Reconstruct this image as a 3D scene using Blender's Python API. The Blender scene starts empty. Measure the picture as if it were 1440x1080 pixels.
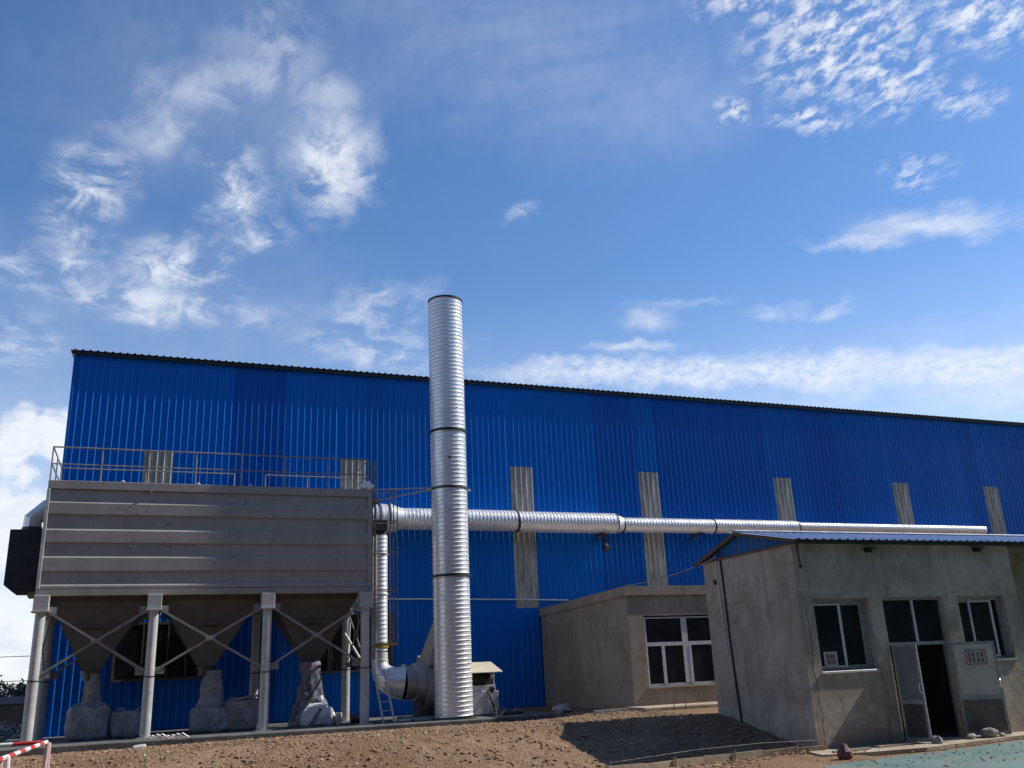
import bpy, math, random
import numpy as np
from mathutils import Vector, Matrix, noise

random.seed(7)
S = bpy.context.scene
COL = S.collection
R = math.radians

# ------------------------------------------------------------------ camera
F_PX, PITCH, ROLL, YAW = 1265.0, R(17.68), R(-2.565), R(21.97)
fw = Vector((math.sin(YAW)*math.cos(PITCH), math.cos(YAW)*math.cos(PITCH), math.sin(PITCH)))
rt0 = Vector((math.cos(YAW), -math.sin(YAW), 0)); up0 = rt0.cross(fw)
rt = math.cos(ROLL)*rt0 + math.sin(ROLL)*up0
up = -math.sin(ROLL)*rt0 + math.cos(ROLL)*up0
cam_d = bpy.data.cameras.new('camera'); cam = bpy.data.objects.new('camera', cam_d); COL.objects.link(cam)
cam_d.sensor_width = 36; cam_d.lens = F_PX/1440*36; cam_d.clip_start = .1; cam_d.clip_end = 6000
M = Matrix((rt, up, -fw)).transposed().to_4x4(); M.translation = (0, 0, 1.75); cam.matrix_world = M
S.camera = cam

# ------------------------------------------------------------------ light, sky, exposure
SUN_EL, SUN_AZ = 43.0, 95.0            # azimuth from +Y towards +X
sd = Vector((math.cos(R(SUN_EL))*math.sin(R(SUN_AZ)), math.cos(R(SUN_EL))*math.cos(R(SUN_AZ)), math.sin(R(SUN_EL))))
sun_d = bpy.data.lights.new('sun', 'SUN'); sun = bpy.data.objects.new('sun', sun_d); COL.objects.link(sun)
sun_d.energy = 5.0; sun_d.angle = R(.53); sun_d.color = (1, .95, .86)
sun.rotation_euler = sd.to_track_quat('Z', 'Y').to_euler(); sun.location = (60, -5, 60)
SKY_STRENGTH = .145
S.view_settings.view_transform = 'Standard'; S.view_settings.look = 'None'
S.view_settings.exposure = .15; S.view_settings.gamma = 1; S.view_settings.use_curve_mapping = False

W = bpy.data.worlds.new('World'); S.world = W; W.use_nodes = True
nt = W.node_tree; N = nt.nodes; L = nt.links; N.clear()
def wn(t, **k):
    n = N.new(t)
    for a, b in k.items(): setattr(n, a, b)
    return n
def wmath(op, a, b=None, c=None, clamp=False):
    n = wn('ShaderNodeMath', operation=op, use_clamp=clamp)
    for i, v in enumerate((a, b, c)):
        if v is None: continue
        if isinstance(v, (int, float)): n.inputs[i].default_value = v
        else: L.new(v, n.inputs[i])
    return n.outputs[0]
def wramp(v, lo, hi, a=0., b=1., kind='SMOOTHSTEP'):
    n = wn('ShaderNodeMapRange', interpolation_type=kind)
    L.new(v, n.inputs[0])
    for i, q in zip((1, 2, 3, 4), (lo, hi, a, b)): n.inputs[i].default_value = q
    return n.outputs[0]
sky = wn('ShaderNodeTexSky', sky_type='NISHITA', sun_disc=False, sun_elevation=R(SUN_EL), sun_rotation=R(SUN_AZ),
         altitude=900, air_density=1.0, dust_density=.25, ozone_density=2.6)
tc = wn('ShaderNodeTexCoord'); sep = wn('ShaderNodeSeparateXYZ'); L.new(tc.outputs['Generated'], sep.inputs[0])
az = wmath('MULTIPLY', wmath('ARCTAN2', sep.outputs[0], sep.outputs[1]), 57.29578)
el = wmath('MULTIPLY', wmath('ARCSINE', sep.outputs[2]), 57.29578)
ae = wn('ShaderNodeCombineXYZ'); L.new(az, ae.inputs[0]); L.new(el, ae.inputs[1])
# position on a cloud layer overhead
den = wmath('ADD', wmath('MAXIMUM', sep.outputs[2], 0.), .16)
q = wn('ShaderNodeCombineXYZ'); L.new(wmath('DIVIDE', sep.outputs[0], den), q.inputs[0]); L.new(wmath('DIVIDE', sep.outputs[1], den), q.inputs[1])
# jitter the mask edges
jn = wn('ShaderNodeTexNoise'); jn.inputs['Scale'].default_value = .5; jn.inputs['Detail'].default_value = 5; L.new(ae.outputs[0], jn.inputs['Vector'])
jv = wn('ShaderNodeVectorMath', operation='SUBTRACT'); L.new(jn.outputs['Color'], jv.inputs[0]); jv.inputs[1].default_value = (.5, .5, .5)
js = wn('ShaderNodeVectorMath', operation='SCALE'); L.new(jv.outputs[0], js.inputs[0]); js.inputs['Scale'].default_value = 2.4
ja = wn('ShaderNodeVectorMath', operation='ADD'); L.new(ae.outputs[0], ja.inputs[0]); L.new(js.outputs[0], ja.inputs[1])
def mask(blobs):
    tot = None
    for (a, e, ra, re, rot, w) in blobs:
        m = wn('ShaderNodeMapping', vector_type='TEXTURE'); L.new(ja.outputs[0], m.inputs[0])
        m.inputs['Location'].default_value = (a, e, 0); m.inputs['Rotation'].default_value = (0, 0, R(rot)); m.inputs['Scale'].default_value = (ra*1.12, re*1.12, 1)
        ln = wn('ShaderNodeVectorMath', operation='LENGTH'); L.new(m.outputs[0], ln.inputs[0])
        v = wramp(ln.outputs['Value'], .05, 1.3, w, 0.)
        tot = v if tot is None else wmath('MAXIMUM', tot, v)
    return tot
def wnoise(vec, scale, detail, rough, dist, sx=1., sy=1., rot=0., lac=2.):
    m = wn('ShaderNodeMapping'); L.new(vec, m.inputs[0]); m.inputs['Scale'].default_value = (sx, sy, 1); m.inputs['Rotation'].default_value = (0, 0, R(rot))
    n = wn('ShaderNodeTexNoise'); L.new(m.outputs[0], n.inputs['Vector'])
    n.inputs['Scale'].default_value = scale; n.inputs['Detail'].default_value = detail; n.inputs['Roughness'].default_value = rough
    n.inputs['Distortion'].default_value = dist; n.inputs['Lacunarity'].default_value = lac
    return n.outputs[0]
wisp = mask([(9.9, 31.3, 3.3, 3.5, 3, 1.), (3.2, 29.6, 2.3, 3.2, 26, 1.1), (5.3, 26.6, 2.0, 1.1, 4, 1.), (-5.6, 27.6, 2.5, 3.7, -15, 1.05), (-6.2, 23.8, 1.1, 1.2, 0, .95),
             (.5, 24.4, 3.8, 1.9, 5, 1.05), (3.0, 35.4, 6.0, 1.5, 16, .5), (5.5, 38.5, 3.5, 2., 10, .38), (-1, 32, 3., 1.2, 20, .5), (-1.9, 22.3, 8.6, 1.3, -3, .85), (-7.6, 23.0, 4.2, 1.2, 0, .75),
             (13.5, 19.9, 6.0, 1.2, -7, .72), (13.0, 22.6, 4.2, 1.5, 10, .6), (-8.6, 19.0, 2.6, 1.6, 7, .55), (-1.6, 33.4, 3.0, 2.5, 39, .4), (9.5, 35.2, 2.5, 1.2, 10, .45),
             (23.0, 28.4, 1.3, .6, 17, .7), (18.8, 20.6, 1.6, .8, 10, .55), (-30, 38, 8, 5, 20, .7), (-48, 26, 10, 3, 5, .7), (75, 33, 8, 4, 10, .7), (100, 24, 14, 3, 0, .7)])
veil = mask([(22, 39, 17, 6, -3, .9), (30, 35, 11, 4.5, -5, .9), (2, 35, 12, 6, 10, .75), (0, 23, 14, 4, 0, .6), (45, 15.5, 18, 3, 0, .7), (60, 44, 15, 8, 0, .6), (-60, 40, 25, 10, 0, .6), (120, 45, 30, 12, 0, .6)])
ripple = mask([(46.6, 35.2, 6.0, 3.6, -14, 1.), (48.8, 32.4, 3.2, 1.7, -15, .95), (55, 34, 3.4, 1.8, -19, .95), (38.7, 33.1, 1.0, .7, -9, .95), (43.4, 31.4, 2.4, .8, -12, .8),
               (52.6, 30.2, 2.4, .9, -16, .6), (41, 38.5, 4, 1.2, -10, .7), (66, 38, 7, 4, -10, .9), (48, 42, 8, 2, -10, .7), (49.5, 27, 2, .8, -10, .45)])
streak = mask([(49.8, 23.9, 4.8, .95, -9, 1.), (46, 23.9, 4., .5, -6, .75), (51.6, 16.2, 3.4, .4, -9, .85), (31.3, 21.2, 1.9, .8, -5, .7), (39.6, 20.5, 2.0, .6, -4, .5), (43.0, 20.2, 1.3, .5, 5, .7),
               (30.2, 19.4, 3.0, .35, -5, .8), (24.5, 19.2, 1.6, .3, -3, .8), (33.5, 22, 4, .3, -3, .35), (-40, 18, 14, 1.4, 0, .8), (85, 17, 16, 1.5, 0, .9), (120, 14, 20, 2, 0, .8), (170, 18, 20, 2, 0, .8)])
band = mask([(27.5, 18.2, 6.5, .7, -3, .85), (40.5, 16.8, 8, .95, -7, 1.), (50, 15.4, 7, 1.1, -6, 1.), (62, 13.5, 12, 1.8, -4, 1.), (34, 17.5, 7, .8, -6, .95), (85, 11, 25, 3.5, 0, .95), (-60, 10, 30, 3.5, 0, .9), (150, 10, 40, 4, 0, .9), (-130, 10, 40, 4, 0, .9)])
cumu = mask([(-5.3, 13.8, 2.6, 2.3, -10, 1.), (-7.8, 13.2, 1.6, 3., 0, .95), (-8.5, 8.5, 6.5, 2.9, 1, .95), (-8, 3.2, 9, 3.6, 0, .85), (-14, 10, 5, 4.4, 3, .95), (8, 4, 14, 5, 0, .8), (40, 4, 30, 5, 0, .8), (100, 4, 40, 5, 0, .85), (165, 4, 40, 5, 0, .85), (-60, 4, 40, 5, 0, .85), (-130, 4, 50, 5, 0, .85)])
n_w = wnoise(q.outputs[0], 3.2, 9, .62, 1.5, 1., .8, 25)
n_wf = wnoise(q.outputs[0], 14., 7, .64, .7, 1., .8, 20)
n_r = wnoise(q.outputs[0], 42., 6, .62, .2, 1., .7, 35)
n_s = wnoise(ae.outputs[0], .22, 8, .62, .5, 1., 5., 5)
n_b = wnoise(ae.outputs[0], .34, 8, .58, .4, 1., 2.0, 0)
n_bf = wnoise(ae.outputs[0], 1.5, 6, .6, .2, 1., 1.6, 0)
def dens(m, n, lo, soft): return wramp(wmath('ADD', n, wmath('MULTIPLY', m, .62)), lo, lo+soft)
mixw = wmath('ADD', wmath('MULTIPLY', n_w, .52), wmath('MULTIPLY', n_wf, .48))
gate = lambda m, hi=.25: wramp(m, 0., hi)
d1 = wmath('MULTIPLY', wmath('MULTIPLY', wisp, wramp(mixw, .43, .62, .03, 1.)), .92)
d2 = wmath('MULTIPLY', wmath('MULTIPLY', wmath('POWER', ripple, .7), wramp(n_r, .40, .66)), .95)
d3 = wmath('MULTIPLY', wmath('MULTIPLY', streak, wramp(n_s, .30, .62, .2, 1.)), .72)
mixb = wmath('ADD', wmath('MULTIPLY', n_b, .5), wmath('MULTIPLY', n_bf, .5))
d4 = wmath('MULTIPLY', wmath('MULTIPLY', wmath('POWER', band, .6), wramp(mixb, .30, .62, .15, 1.)), .88)
d5 = wmath('MULTIPLY', wmath('MULTIPLY', dens(cumu, n_b, .60, .34), gate(cumu, .3)), .93)
d6 = wmath('MULTIPLY', wmath('MULTIPLY', veil, wramp(n_w, .25, .75, .25, 1.)), .26)
tot = d1
d7 = wramp(el, 25., 6., 0., .42)
for d in (d2, d3, d4, d5, d6, d7):        # 1-(1-a)(1-b)
    tot = wmath('SUBTRACT', 1., wmath('MULTIPLY', wmath('SUBTRACT', 1., tot), wmath('SUBTRACT', 1., d)))
above = wramp(el, -2., 1.5)
tot = wmath('MULTIPLY', tot, above, clamp=True)
# clouds: bright on top, greyer in their thick parts low in the sky
cc = wn('ShaderNodeMix', data_type='RGBA'); L.new(wramp(n_b, .35, .75, 0., 1.), cc.inputs['Factor'])
cc.inputs['A'].default_value = (5.9, 6.1, 6.5, 1); cc.inputs['B'].default_value = (4.9, 5.2, 5.8, 1)
hs = wn('ShaderNodeHueSaturation'); L.new(sky.outputs[0], hs.inputs['Color']); hs.inputs['Hue'].default_value = .503; hs.inputs['Saturation'].default_value = 1.16; hs.inputs['Value'].default_value = 1.0
mx = wn('ShaderNodeMix', data_type='RGBA'); L.new(tot, mx.inputs['Factor']); L.new(hs.outputs[0], mx.inputs['A']); L.new(cc.outputs['Result'], mx.inputs['B'])
bg = wn('ShaderNodeBackground'); L.new(mx.outputs['Result'], bg.inputs[0]); bg.inputs[1].default_value = SKY_STRENGTH
out = wn('ShaderNodeOutputWorld'); L.new(bg.outputs[0], out.inputs[0])

# ------------------------------------------------------------------ materials
class Mat:
    def __init__(s, name, rough=.6, metal=0., spec=.5):
        s.m = bpy.data.materials.new(name); s.m.use_nodes = True; s.t = s.m.node_tree; s.n = s.t.nodes; s.l = s.t.links
        s.b = s.n['Principled BSDF']; s.b.inputs['Roughness'].default_value = rough; s.b.inputs['Metallic'].default_value = metal
        s.b.inputs['Specular IOR Level'].default_value = spec
        s.pos = s.n.new('ShaderNodeTexCoord').outputs['Object']
    def vec(s, sc=(1, 1, 1), rot=(0, 0, 0)):
        m = s.n.new('ShaderNodeMapping'); s.l.new(s.pos, m.inputs[0]); m.inputs['Scale'].default_value = sc; m.inputs['Rotation'].default_value = rot
        return m.outputs[0]
    def noise(s, scale, detail=6, rough=.55, dist=0., sc=(1, 1, 1), rot=(0, 0, 0)):
        n = s.n.new('ShaderNodeTexNoise'); s.l.new(s.vec(sc, rot), n.inputs['Vector'])
        n.inputs['Scale'].default_value = scale; n.inputs['Detail'].default_value = detail; n.inputs['Roughness'].default_value = rough; n.inputs['Distortion'].default_value = dist
        return n.outputs[0]
    def voro(s, scale, feature='F1', sc=(1, 1, 1), outp=0, vec=None):
        n = s.n.new('ShaderNodeTexVoronoi'); n.feature = feature; s.l.new(vec or s.vec(sc), n.inputs['Vector']); n.inputs['Scale'].default_value = scale
        return n.outputs[outp]
    def ramp(s, v, lo, hi, a=0., b=1.):
        n = s.n.new('ShaderNodeMapRange'); n.interpolation_type = 'SMOOTHSTEP'; s.l.new(v, n.inputs[0])
        for i, x in zip((1, 2, 3, 4), (lo, hi, a, b)): n.inputs[i].default_value = x
        return n.outputs[0]
    def mix(s, f, a, b, kind='MIX'):
        n = s.n.new('ShaderNodeMix'); n.data_type = 'RGBA'; n.blend_type = kind
        for k, v in (('Factor', f), ('A', a), ('B', b)):
            if isinstance(v, (int, float)): n.inputs[k].default_value = v
            elif isinstance(v, tuple): n.inputs[k].default_value = (*v, 1)
            else: s.l.new(v, n.inputs[k])
        return n.outputs['Result']
    def math(s, op, a, b=0., clamp=False):
        n = s.n.new('ShaderNodeMath'); n.operation = op; n.use_clamp = clamp
        for i, v in enumerate((a, b)):
            if isinstance(v, (int, float)): n.inputs[i].default_value = v
            else: s.l.new(v, n.inputs[i])
        return n.outputs[0]
    def col(s, c):
        if isinstance(c, tuple): s.b.inputs['Base Color'].default_value = (*c, 1)
        else: s.l.new(c, s.b.inputs['Base Color'])
        return s
    def rough(s, v): s.l.new(v, s.b.inputs['Roughness']); return s
    def bump(s, h, strength=.3, dist=.02):
        n = s.n.new('ShaderNodeBump'); s.l.new(h, n.inputs['Height']); n.inputs['Strength'].default_value = strength; n.inputs['Distance'].default_value = dist
        s.l.new(n.outputs[0], s.b.inputs['Normal']); return s
    def objcol(s):
        n = s.n.new('ShaderNodeObjectInfo'); return n.outputs['Color']
    def rand(s):
        n = s.n.new('ShaderNodeObjectInfo'); return n.outputs['Random']

def worn(name, a, b, rough=.55, metal=0., scale=2.5, bump=.12, dirt=None, spec=.5, streak=False):
    """paint or stuff whose colour drifts between a and b, with specks of dirt"""
    m = Mat(name, rough, metal, spec)
    sc = (1, 1, .18) if streak else (1, 1, 1)
    c = m.mix(m.ramp(m.noise(scale, 7, .6, .4, sc), .32, .68), a, b)
    if dirt: c = m.mix(m.ramp(m.noise(scale*3.1, 8, .68, .6), .55, .75, 0, .7), c, dirt)
    m.col(c); m.rough(m.ramp(m.noise(scale*4, 5), .3, .7, rough-.1, min(1, rough+.12)))
    m.bump(m.noise(scale*14, 6, .6), bump, .01)
    return m.m

def mk_blue(name, base, dusty, rough):
    m = Mat(name, rough, 0, .16)
    c = m.mix(1., base, m.objcol(), 'MULTIPLY')
    c = m.mix(m.ramp(m.noise(1.1, 7, .65, .3, (1, 1, .12)), .42, .8, 0, .30), c, dusty)
    m.col(c); m.rough(m.ramp(m.noise(.8, 6, .6), .3, .7, rough-.08, rough+.1))
    m.bump(m.noise(1.3, 4, .5, 0, (1, 1, .3)), .10, .03)
    return m.m
BLUE = mk_blue('blue_sheet_paint', (.0, .125, .50), (.01, .145, .42), .44)
ROOFBLUE = mk_blue('roof_sheet_paint_glare', (.36, .46, .64), (.7, .71, .73), .30)  # sun glare put into the pale base and dust colours
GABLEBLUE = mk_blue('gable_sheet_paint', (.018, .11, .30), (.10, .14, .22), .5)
def mk_frp():
    m = Mat('fibreglass_skylight', .5)
    c = m.mix(m.ramp(m.noise(2.2, 8, .7, .8, (3, 1, .35)), .3, .72), (.16, .16, .14), (.50, .49, .435))
    c = m.mix(m.ramp(m.noise(9, 6, .7, .5, (4, 1, .2)), .5, .75, 0, .6), c, (.10, .11, .10))
    m.col(c); m.bump(m.noise(6, 5, .6, 0, (3, 1, .3)), .2, .02); return m.m
FRP = mk_frp()
GREY = worn('grey_machine_paint', (.30, .275, .245), (.345, .32, .285), .42, 0, 1.2, .05, (.10, .095, .085))
GREYPOST = worn('pale_grey_post_paint', (.40, .40, .385), (.50, .50, .48), .38, 0, 2., .05, (.2, .18, .15))
GREYBRACE = worn('grey_brace_paint', (.20, .20, .195), (.27, .27, .262), .45, 0, 2., .05, (.15, .12, .09))
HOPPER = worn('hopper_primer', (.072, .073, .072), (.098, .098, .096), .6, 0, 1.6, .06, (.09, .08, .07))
DARKBOX = worn('charcoal_box_paint', (.020, .022, .027), (.03, .032, .038), .5, 0, 2., .05)
RAILMAT = worn('railing_primer', (.17, .16, .14), (.26, .245, .225), .5, 0, 6, .05, (.16, .09, .05))
BLACK = worn('black_rubber', (.012, .012, .013), (.025, .024, .023), .6, 0, 6, .1)
RUST = worn('rusty_steel', (.10, .048, .028), (.20, .10, .052), .8, .0, 7, .4, (.06, .04, .03))
DARKSTEEL = worn('dark_steel', (.05, .05, .052), (.10, .10, .10), .45, .5, 5, .1, (.09, .06, .04))
EAVE = worn('black_blue_trim', (.003, .0035, .005), (.006, .007, .009), .7, 0, 3, .05)
BRICKWALL = worn('dark_brown_brick', (.07, .055, .045), (.11, .088, .072), .9, 0, 1., .3, (.05, .04, .035))
YELLOW = worn('yellow_black_band', (.42, .30, .03), (.20, .15, .03), .5, 0, 9, .1, (.03, .03, .03))
def mk_galv(name, base, rough, metal):
    m = Mat(name, rough, metal)
    sp = m.voro(26, 'F1', outp='Color')
    bw = m.n.new('ShaderNodeRGBToBW'); m.l.new(sp, bw.inputs[0])
    c = m.mix(bw.outputs[0], tuple(x*.86 for x in base), base)
    c = m.mix(m.ramp(m.noise(1.4, 7, .65, .4, (1, 1, .4)), .5, .8, 0, .45), c, tuple(x*.72 for x in base))
    m.col(c); m.rough(m.math('ADD', m.ramp(m.noise(3, 6, .6), .3, .7, rough-.06, rough+.09), m.math('MULTIPLY', bw.outputs[0], .06)))
    m.bump(m.noise(2.0, 3, .5), .22, .05)
    return m.m
GALV = mk_galv('galvanised_spiral_steel', (.90, .90, .89), .28, .42)
GALV2 = mk_galv('bright_zinc_sheet', (.90, .90, .89), .26, .42)
DULLGALV = mk_galv('dull_zinc_plate', (.40, .40, .39), .48, .55)

def mk_plaster(name, a, b, stain, crack=.0, scale=1.):
    m = Mat(name, .92, 0, .25)
    c = m.mix(m.ramp(m.noise(.75*scale, 8, .62, .8), .34, .66), a, b)
    c = m.mix(m.ramp(m.noise(2.3*scale, 7, .66, .9, (1, 1, .55)), .50, .72, 0, .55), c, stain)
    c = m.mix(m.ramp(m.noise(1.1*scale, 5, .6, .5, (2.4, 2.4, .22)), .54, .75, 0, .35), c, tuple(min(1, x*1.35) for x in b))
    c = m.mix(m.ramp(m.noise(28*scale, 5, .7), .56, .74, 0, .35), c, tuple(x*.6 for x in a))
    if crack < 0:
        pt = m.ramp(m.noise(.9, 4, .5, 1.6), .56, .585); c = m.mix(m.math('MULTIPLY', pt, .22), c, tuple(min(1, x*1.3) for x in b))
        pt = m.ramp(m.noise(1.5, 5, .6, 2.2, (1, 1, .7)), .585, .62); c = m.mix(m.math('MULTIPLY', pt, .32), c, tuple(x*.62 for x in a))
        c = m.mix(m.ramp(m.noise(.55, 6, .7, 1.), .45, .7, 0, .45), c, (.25, .235, .21))
        sp = m.n.new('ShaderNodeSeparateXYZ'); m.l.new(m.pos, sp.inputs[0])
        zz = m.math('ADD', sp.outputs[2], m.math('MULTIPLY', m.math('SUBTRACT', m.noise(2.6, 7, .65, .4, (1, 1, .6)), .5), 1.1))
        c = m.mix(m.ramp(zz, .12, .42, .55, 0), c, (.30, .215, .145))
        dr = m.noise(3.4, 6, .6, .3, (2.2, 2.2, .10)); c = m.mix(m.ramp(dr, .56, .70, 0, .40), c, (.15, .128, .105))
    h = m.math('ADD', m.noise(3.2*scale, 9, .6), m.math('MULTIPLY', m.noise(40*scale, 4, .6), .25))
    if crack > 0:
        n = m.n.new('ShaderNodeTexNoise'); m.l.new(m.pos, n.inputs['Vector']); n.inputs['Scale'].default_value = 1.6; n.inputs['Detail'].default_value = 6
        v = m.n.new('ShaderNodeVectorMath'); v.operation = 'SCALE'; m.l.new(n.outputs['Color'], v.inputs[0]); v.inputs['Scale'].default_value = .55
        w = m.n.new('ShaderNodeVectorMath'); w.operation = 'ADD'; m.l.new(v.outputs[0], w.inputs[0]); m.l.new(m.vec((1, 1, .45)), w.inputs[1])
        d = m.voro(.62, 'DISTANCE_TO_EDGE', vec=w.outputs[0])
        line = m.math('MULTIPLY', m.ramp(d, .002, .011, 1, 0), m.ramp(m.noise(.7, 3), .47, .6))
        c = m.mix(m.math('MULTIPLY', line, crack), c, (.03, .028, .025))
    m.col(c); m.bump(h, .5, .035); return m.m
PLASTER = mk_plaster('cement_render_stained', (.33, .275, .22), (.47, .405, .33), (.21, .17, .135), -1)
PLASTER2 = mk_plaster('cement_render_plain', (.25, .21, .165), (.35, .295, .235), (.19, .16, .125), -1, .8)
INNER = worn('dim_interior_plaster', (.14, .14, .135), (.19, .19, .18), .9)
CONCRETE = mk_plaster('grey_concrete', (.20, .20, .195), (.30, .295, .285), (.15, .14, .13), 0, 2.)
DARKCON = mk_plaster('dusty_shaded_concrete', (.095, .094, .092), (.15, .147, .142), (.065, .062, .058), 0, 2.)  # pad concrete darkened for its shade and to cut bounced light
TANCON = mk_plaster('dusty_tan_concrete', (.30, .245, .19), (.42, .35, .275), (.20, .165, .13), 0, 2.2)
PVC = worn('white_window_plastic', (.50, .51, .52), (.60, .61, .62), .4, 0, 6, .04, (.35, .33, .30))
ALU = worn('grey_window_aluminium', (.24, .25, .26), (.36, .37, .38), .4, .25, 9, .08, (.12, .11, .10))
DOORDARK = worn('dark_grey_door_panel', (.045, .046, .047), (.07, .07, .068), .5, 0, 4, .1, (.10, .09, .075))
DOORLOW = worn('scuffed_grey_door_panel', (.10, .095, .085), (.15, .14, .125), .6, 0, 4, .1, (.06, .055, .05))
DOORPANEL = worn('dusty_beige_door_panel', (.44, .40, .345), (.56, .51, .45), .6, 0, 3, .1, (.17, .15, .13))
FROST = worn('frosted_door_glass', (.13, .145, .15), (.18, .195, .20), .35, 0, 2, .03)
def mk_glass():
    m = Mat('dark_window_glass', .06, 0, .45); t = m.n.new('ShaderNodeBsdfTransparent'); t.inputs[0].default_value = (.50, .54, .54, 1)
    m.col(m.mix(m.ramp(m.noise(1.6, 5), .3, .7), (.012, .018, .020), (.026, .034, .036)))
    x = m.n.new('ShaderNodeMixShader'); x.inputs[0].default_value = .72; m.l.new(t.outputs[0], x.inputs[1]); m.l.new(m.b.outputs[0], x.inputs[2])
    m.l.new(x.outputs[0], m.n['Material Output'].inputs[0]); return m.m
GLASS = mk_glass()
def mk_film():
    m = Mat('cloudy_plastic_film', .22, 0, .6); t = m.n.new('ShaderNodeBsdfTransparent'); t.inputs[0].default_value = (.62, .62, .66, 1)
    m.col(m.mix(m.ramp(m.noise(5, 7, .6, .8, (1, 1, .3)), .35, .65), (.10, .10, .12), (.34, .34, .37)))
    m.bump(m.noise(9, 6, .6, .5, (1, 1, .25)), .5, .03)
    x = m.n.new('ShaderNodeMixShader'); m.l.new(m.ramp(m.noise(4, 6, .65, .6, (1, 1, .3)), .35, .7, .35, .85), x.inputs[0]); m.l.new(t.outputs[0], x.inputs[1]); m.l.new(m.b.outputs[0], x.inputs[2])
    m.l.new(x.outputs[0], m.n['Material Output'].inputs[0]); return m.m
FILM = mk_film()
def mk_bag(name, a, b):
    m = Mat(name, .65); w = m.n.new('ShaderNodeTexWave'); m.l.new(m.vec((1, 1, 1)), w.inputs['Vector']); w.inputs['Scale'].default_value = 30; w.bands_direction = 'Z'
    m.col(m.mix(m.ramp(m.noise(3, 7, .65, .6), .35, .7), a, b)); m.bump(m.math('ADD', m.math('ABSOLUTE', m.math('SUBTRACT', m.noise(4.2, 5, .55, 1.2, (1, 1, .6)), .5)), m.math('MULTIPLY', w.outputs[0], .02)), 1., .10); return m.m
BAGWHITE = mk_bag('white_woven_sack', (.72, .72, .71), (.84, .84, .83))
BAGGREY = mk_bag('dusty_woven_sack', (.20, .205, .22), (.36, .365, .38))
BAGPINK = mk_bag('dusty_printed_sack', (.22, .20, .20), (.36, .33, .32))
SLEEVE = mk_bag('mauve_cloth_sleeve', (.17, .15, .19), (.26, .235, .28))
def mk_dirt():
    m = Mat('bare_sandy_soil', .95, 0, .15)
    c = m.mix(m.ramp(m.noise(.45, 8, .6, .5), .35, .65), (.20, .125, .073), (.275, .182, .112))
    c = m.mix(m.ramp(m.noise(3.2, 8, .7, .6), .48, .72, 0, .7), c, (.145, .080, .041))
    c = m.mix(m.ramp(m.noise(9, 6, .7, .3), .54, .74, 0, .6), c, (.35, .25, .16))
    c = m.mix(m.ramp(m.voro(34), .05, .22, .55, 0), c, (.10, .06, .035))
    m.col(c); m.bump(m.math('ADD', m.noise(7, 10, .7), m.math('MULTIPLY', m.voro(22), .5)), .9, .06); return m.m
DIRT = mk_dirt()
def mk_asphalt():
    m = Mat('weathered_asphalt', .95, 0, .2)
    c = m.mix(m.ramp(m.noise(.35, 8, .65, .5), .35, .65), (.050, .049, .046), (.082, .078, .070))
    c = m.mix(m.ramp(m.noise(30, 5, .7), .55, .72, 0, .5), c, (.12, .11, .10)); m.col(c); m.bump(m.noise(40, 6, .7), .5, .01); return m.m
ASPHALT = mk_asphalt()
CLOD = worn('soil_clod', (.23, .14, .08), (.31, .20, .12), .95, 0, 8, .4, (.16, .095, .052))
PEBBLE = worn('pale_pebble', (.42, .36, .29), (.56, .51, .44), .9, 0, 8, .3)
def mk_teal():
    m = Mat('worn_teal_floor_paint', .6)
    c = m.mix(m.ramp(m.noise(.9, 8, .6, .6), .35, .7), (.075, .155, .15), (.125, .205, .192))
    c = m.mix(m.ramp(m.noise(1.7, 9, .7, .9), .46, .66, 0, .85), c, (.19, .165, .13))
    c = m.mix(m.ramp(m.noise(12, 7, .7, .4), .56, .70, 0, .85), c, (.07, .11, .11))
    m.col(c); m.bump(m.noise(9, 9, .65), .5, .02); return m.m
TEAL = mk_teal()
TIMBER = worn('weathered_board', (.30, .235, .17), (.42, .34, .25), .85, 0, 5, .3, (.13, .10, .08))
REDP = worn('red_barrier_paint', (.50, .03, .03), (.60, .06, .05), .4, 0, 5, .05, (.35, .2, .18))
WHITEP = worn('white_barrier_paint', (.72, .70, .68), (.82, .81, .80), .4, 0, 5, .05, (.5, .42, .38))
PINKP = worn('faded_pink_barrier_paint', (.55, .33, .32), (.68, .50, .48), .5, 0, 7, .05, (.4, .34, .3))
STONE = worn('grey_stone', (.20, .19, .175), (.33, .31, .285), .9, 0, 7, .5)
POT = worn('dark_red_pot', (.10, .035, .03), (.17, .055, .045), .6, 0, 6, .1, (.08, .05, .04))
MUD = worn('brown_mud_wall', (.19, .12, .075), (.26, .17, .11), .95, 0, 1.4, .4, (.13, .085, .06))
COPING = worn('mud_wall_coping', (.26, .25, .235), (.34, .33, .31), .9, 0, 2, .3)
LEAF = worn('dusty_green_leaf', (.045, .075, .03), (.085, .115, .05), .6, 0, 1.2, .1)
LEAF2 = worn('dark_green_leaf', (.03, .055, .025), (.06, .085, .04), .6, 0, 1.2, .1)
BARK = worn('grey_brown_bark', (.10, .075, .055), (.16, .125, .09), .9, 0, 8, .5)
STICK = worn('pale_dry_wood', (.42, .34, .25), (.58, .49, .38), .85, 0, 5, .3, (.24, .17, .12))
TANSHEET = worn('tan_cover_sheet', (.46, .41, .30), (.54, .49, .38), .55, 0, 3, .08, (.3, .25, .18))
CABINET = worn('pale_grey_cabinet', (.33, .34, .37), (.42, .43, .45), .5, 0, 3, .05, (.22, .2, .18))
CABLE = worn('grey_cable', (.22, .22, .22), (.34, .34, .33), .5, 0, 8, .05)
WHITECABLE = worn('white_conduit', (.66, .66, .64), (.76, .76, .74), .45, 0, 8, .05)
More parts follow.
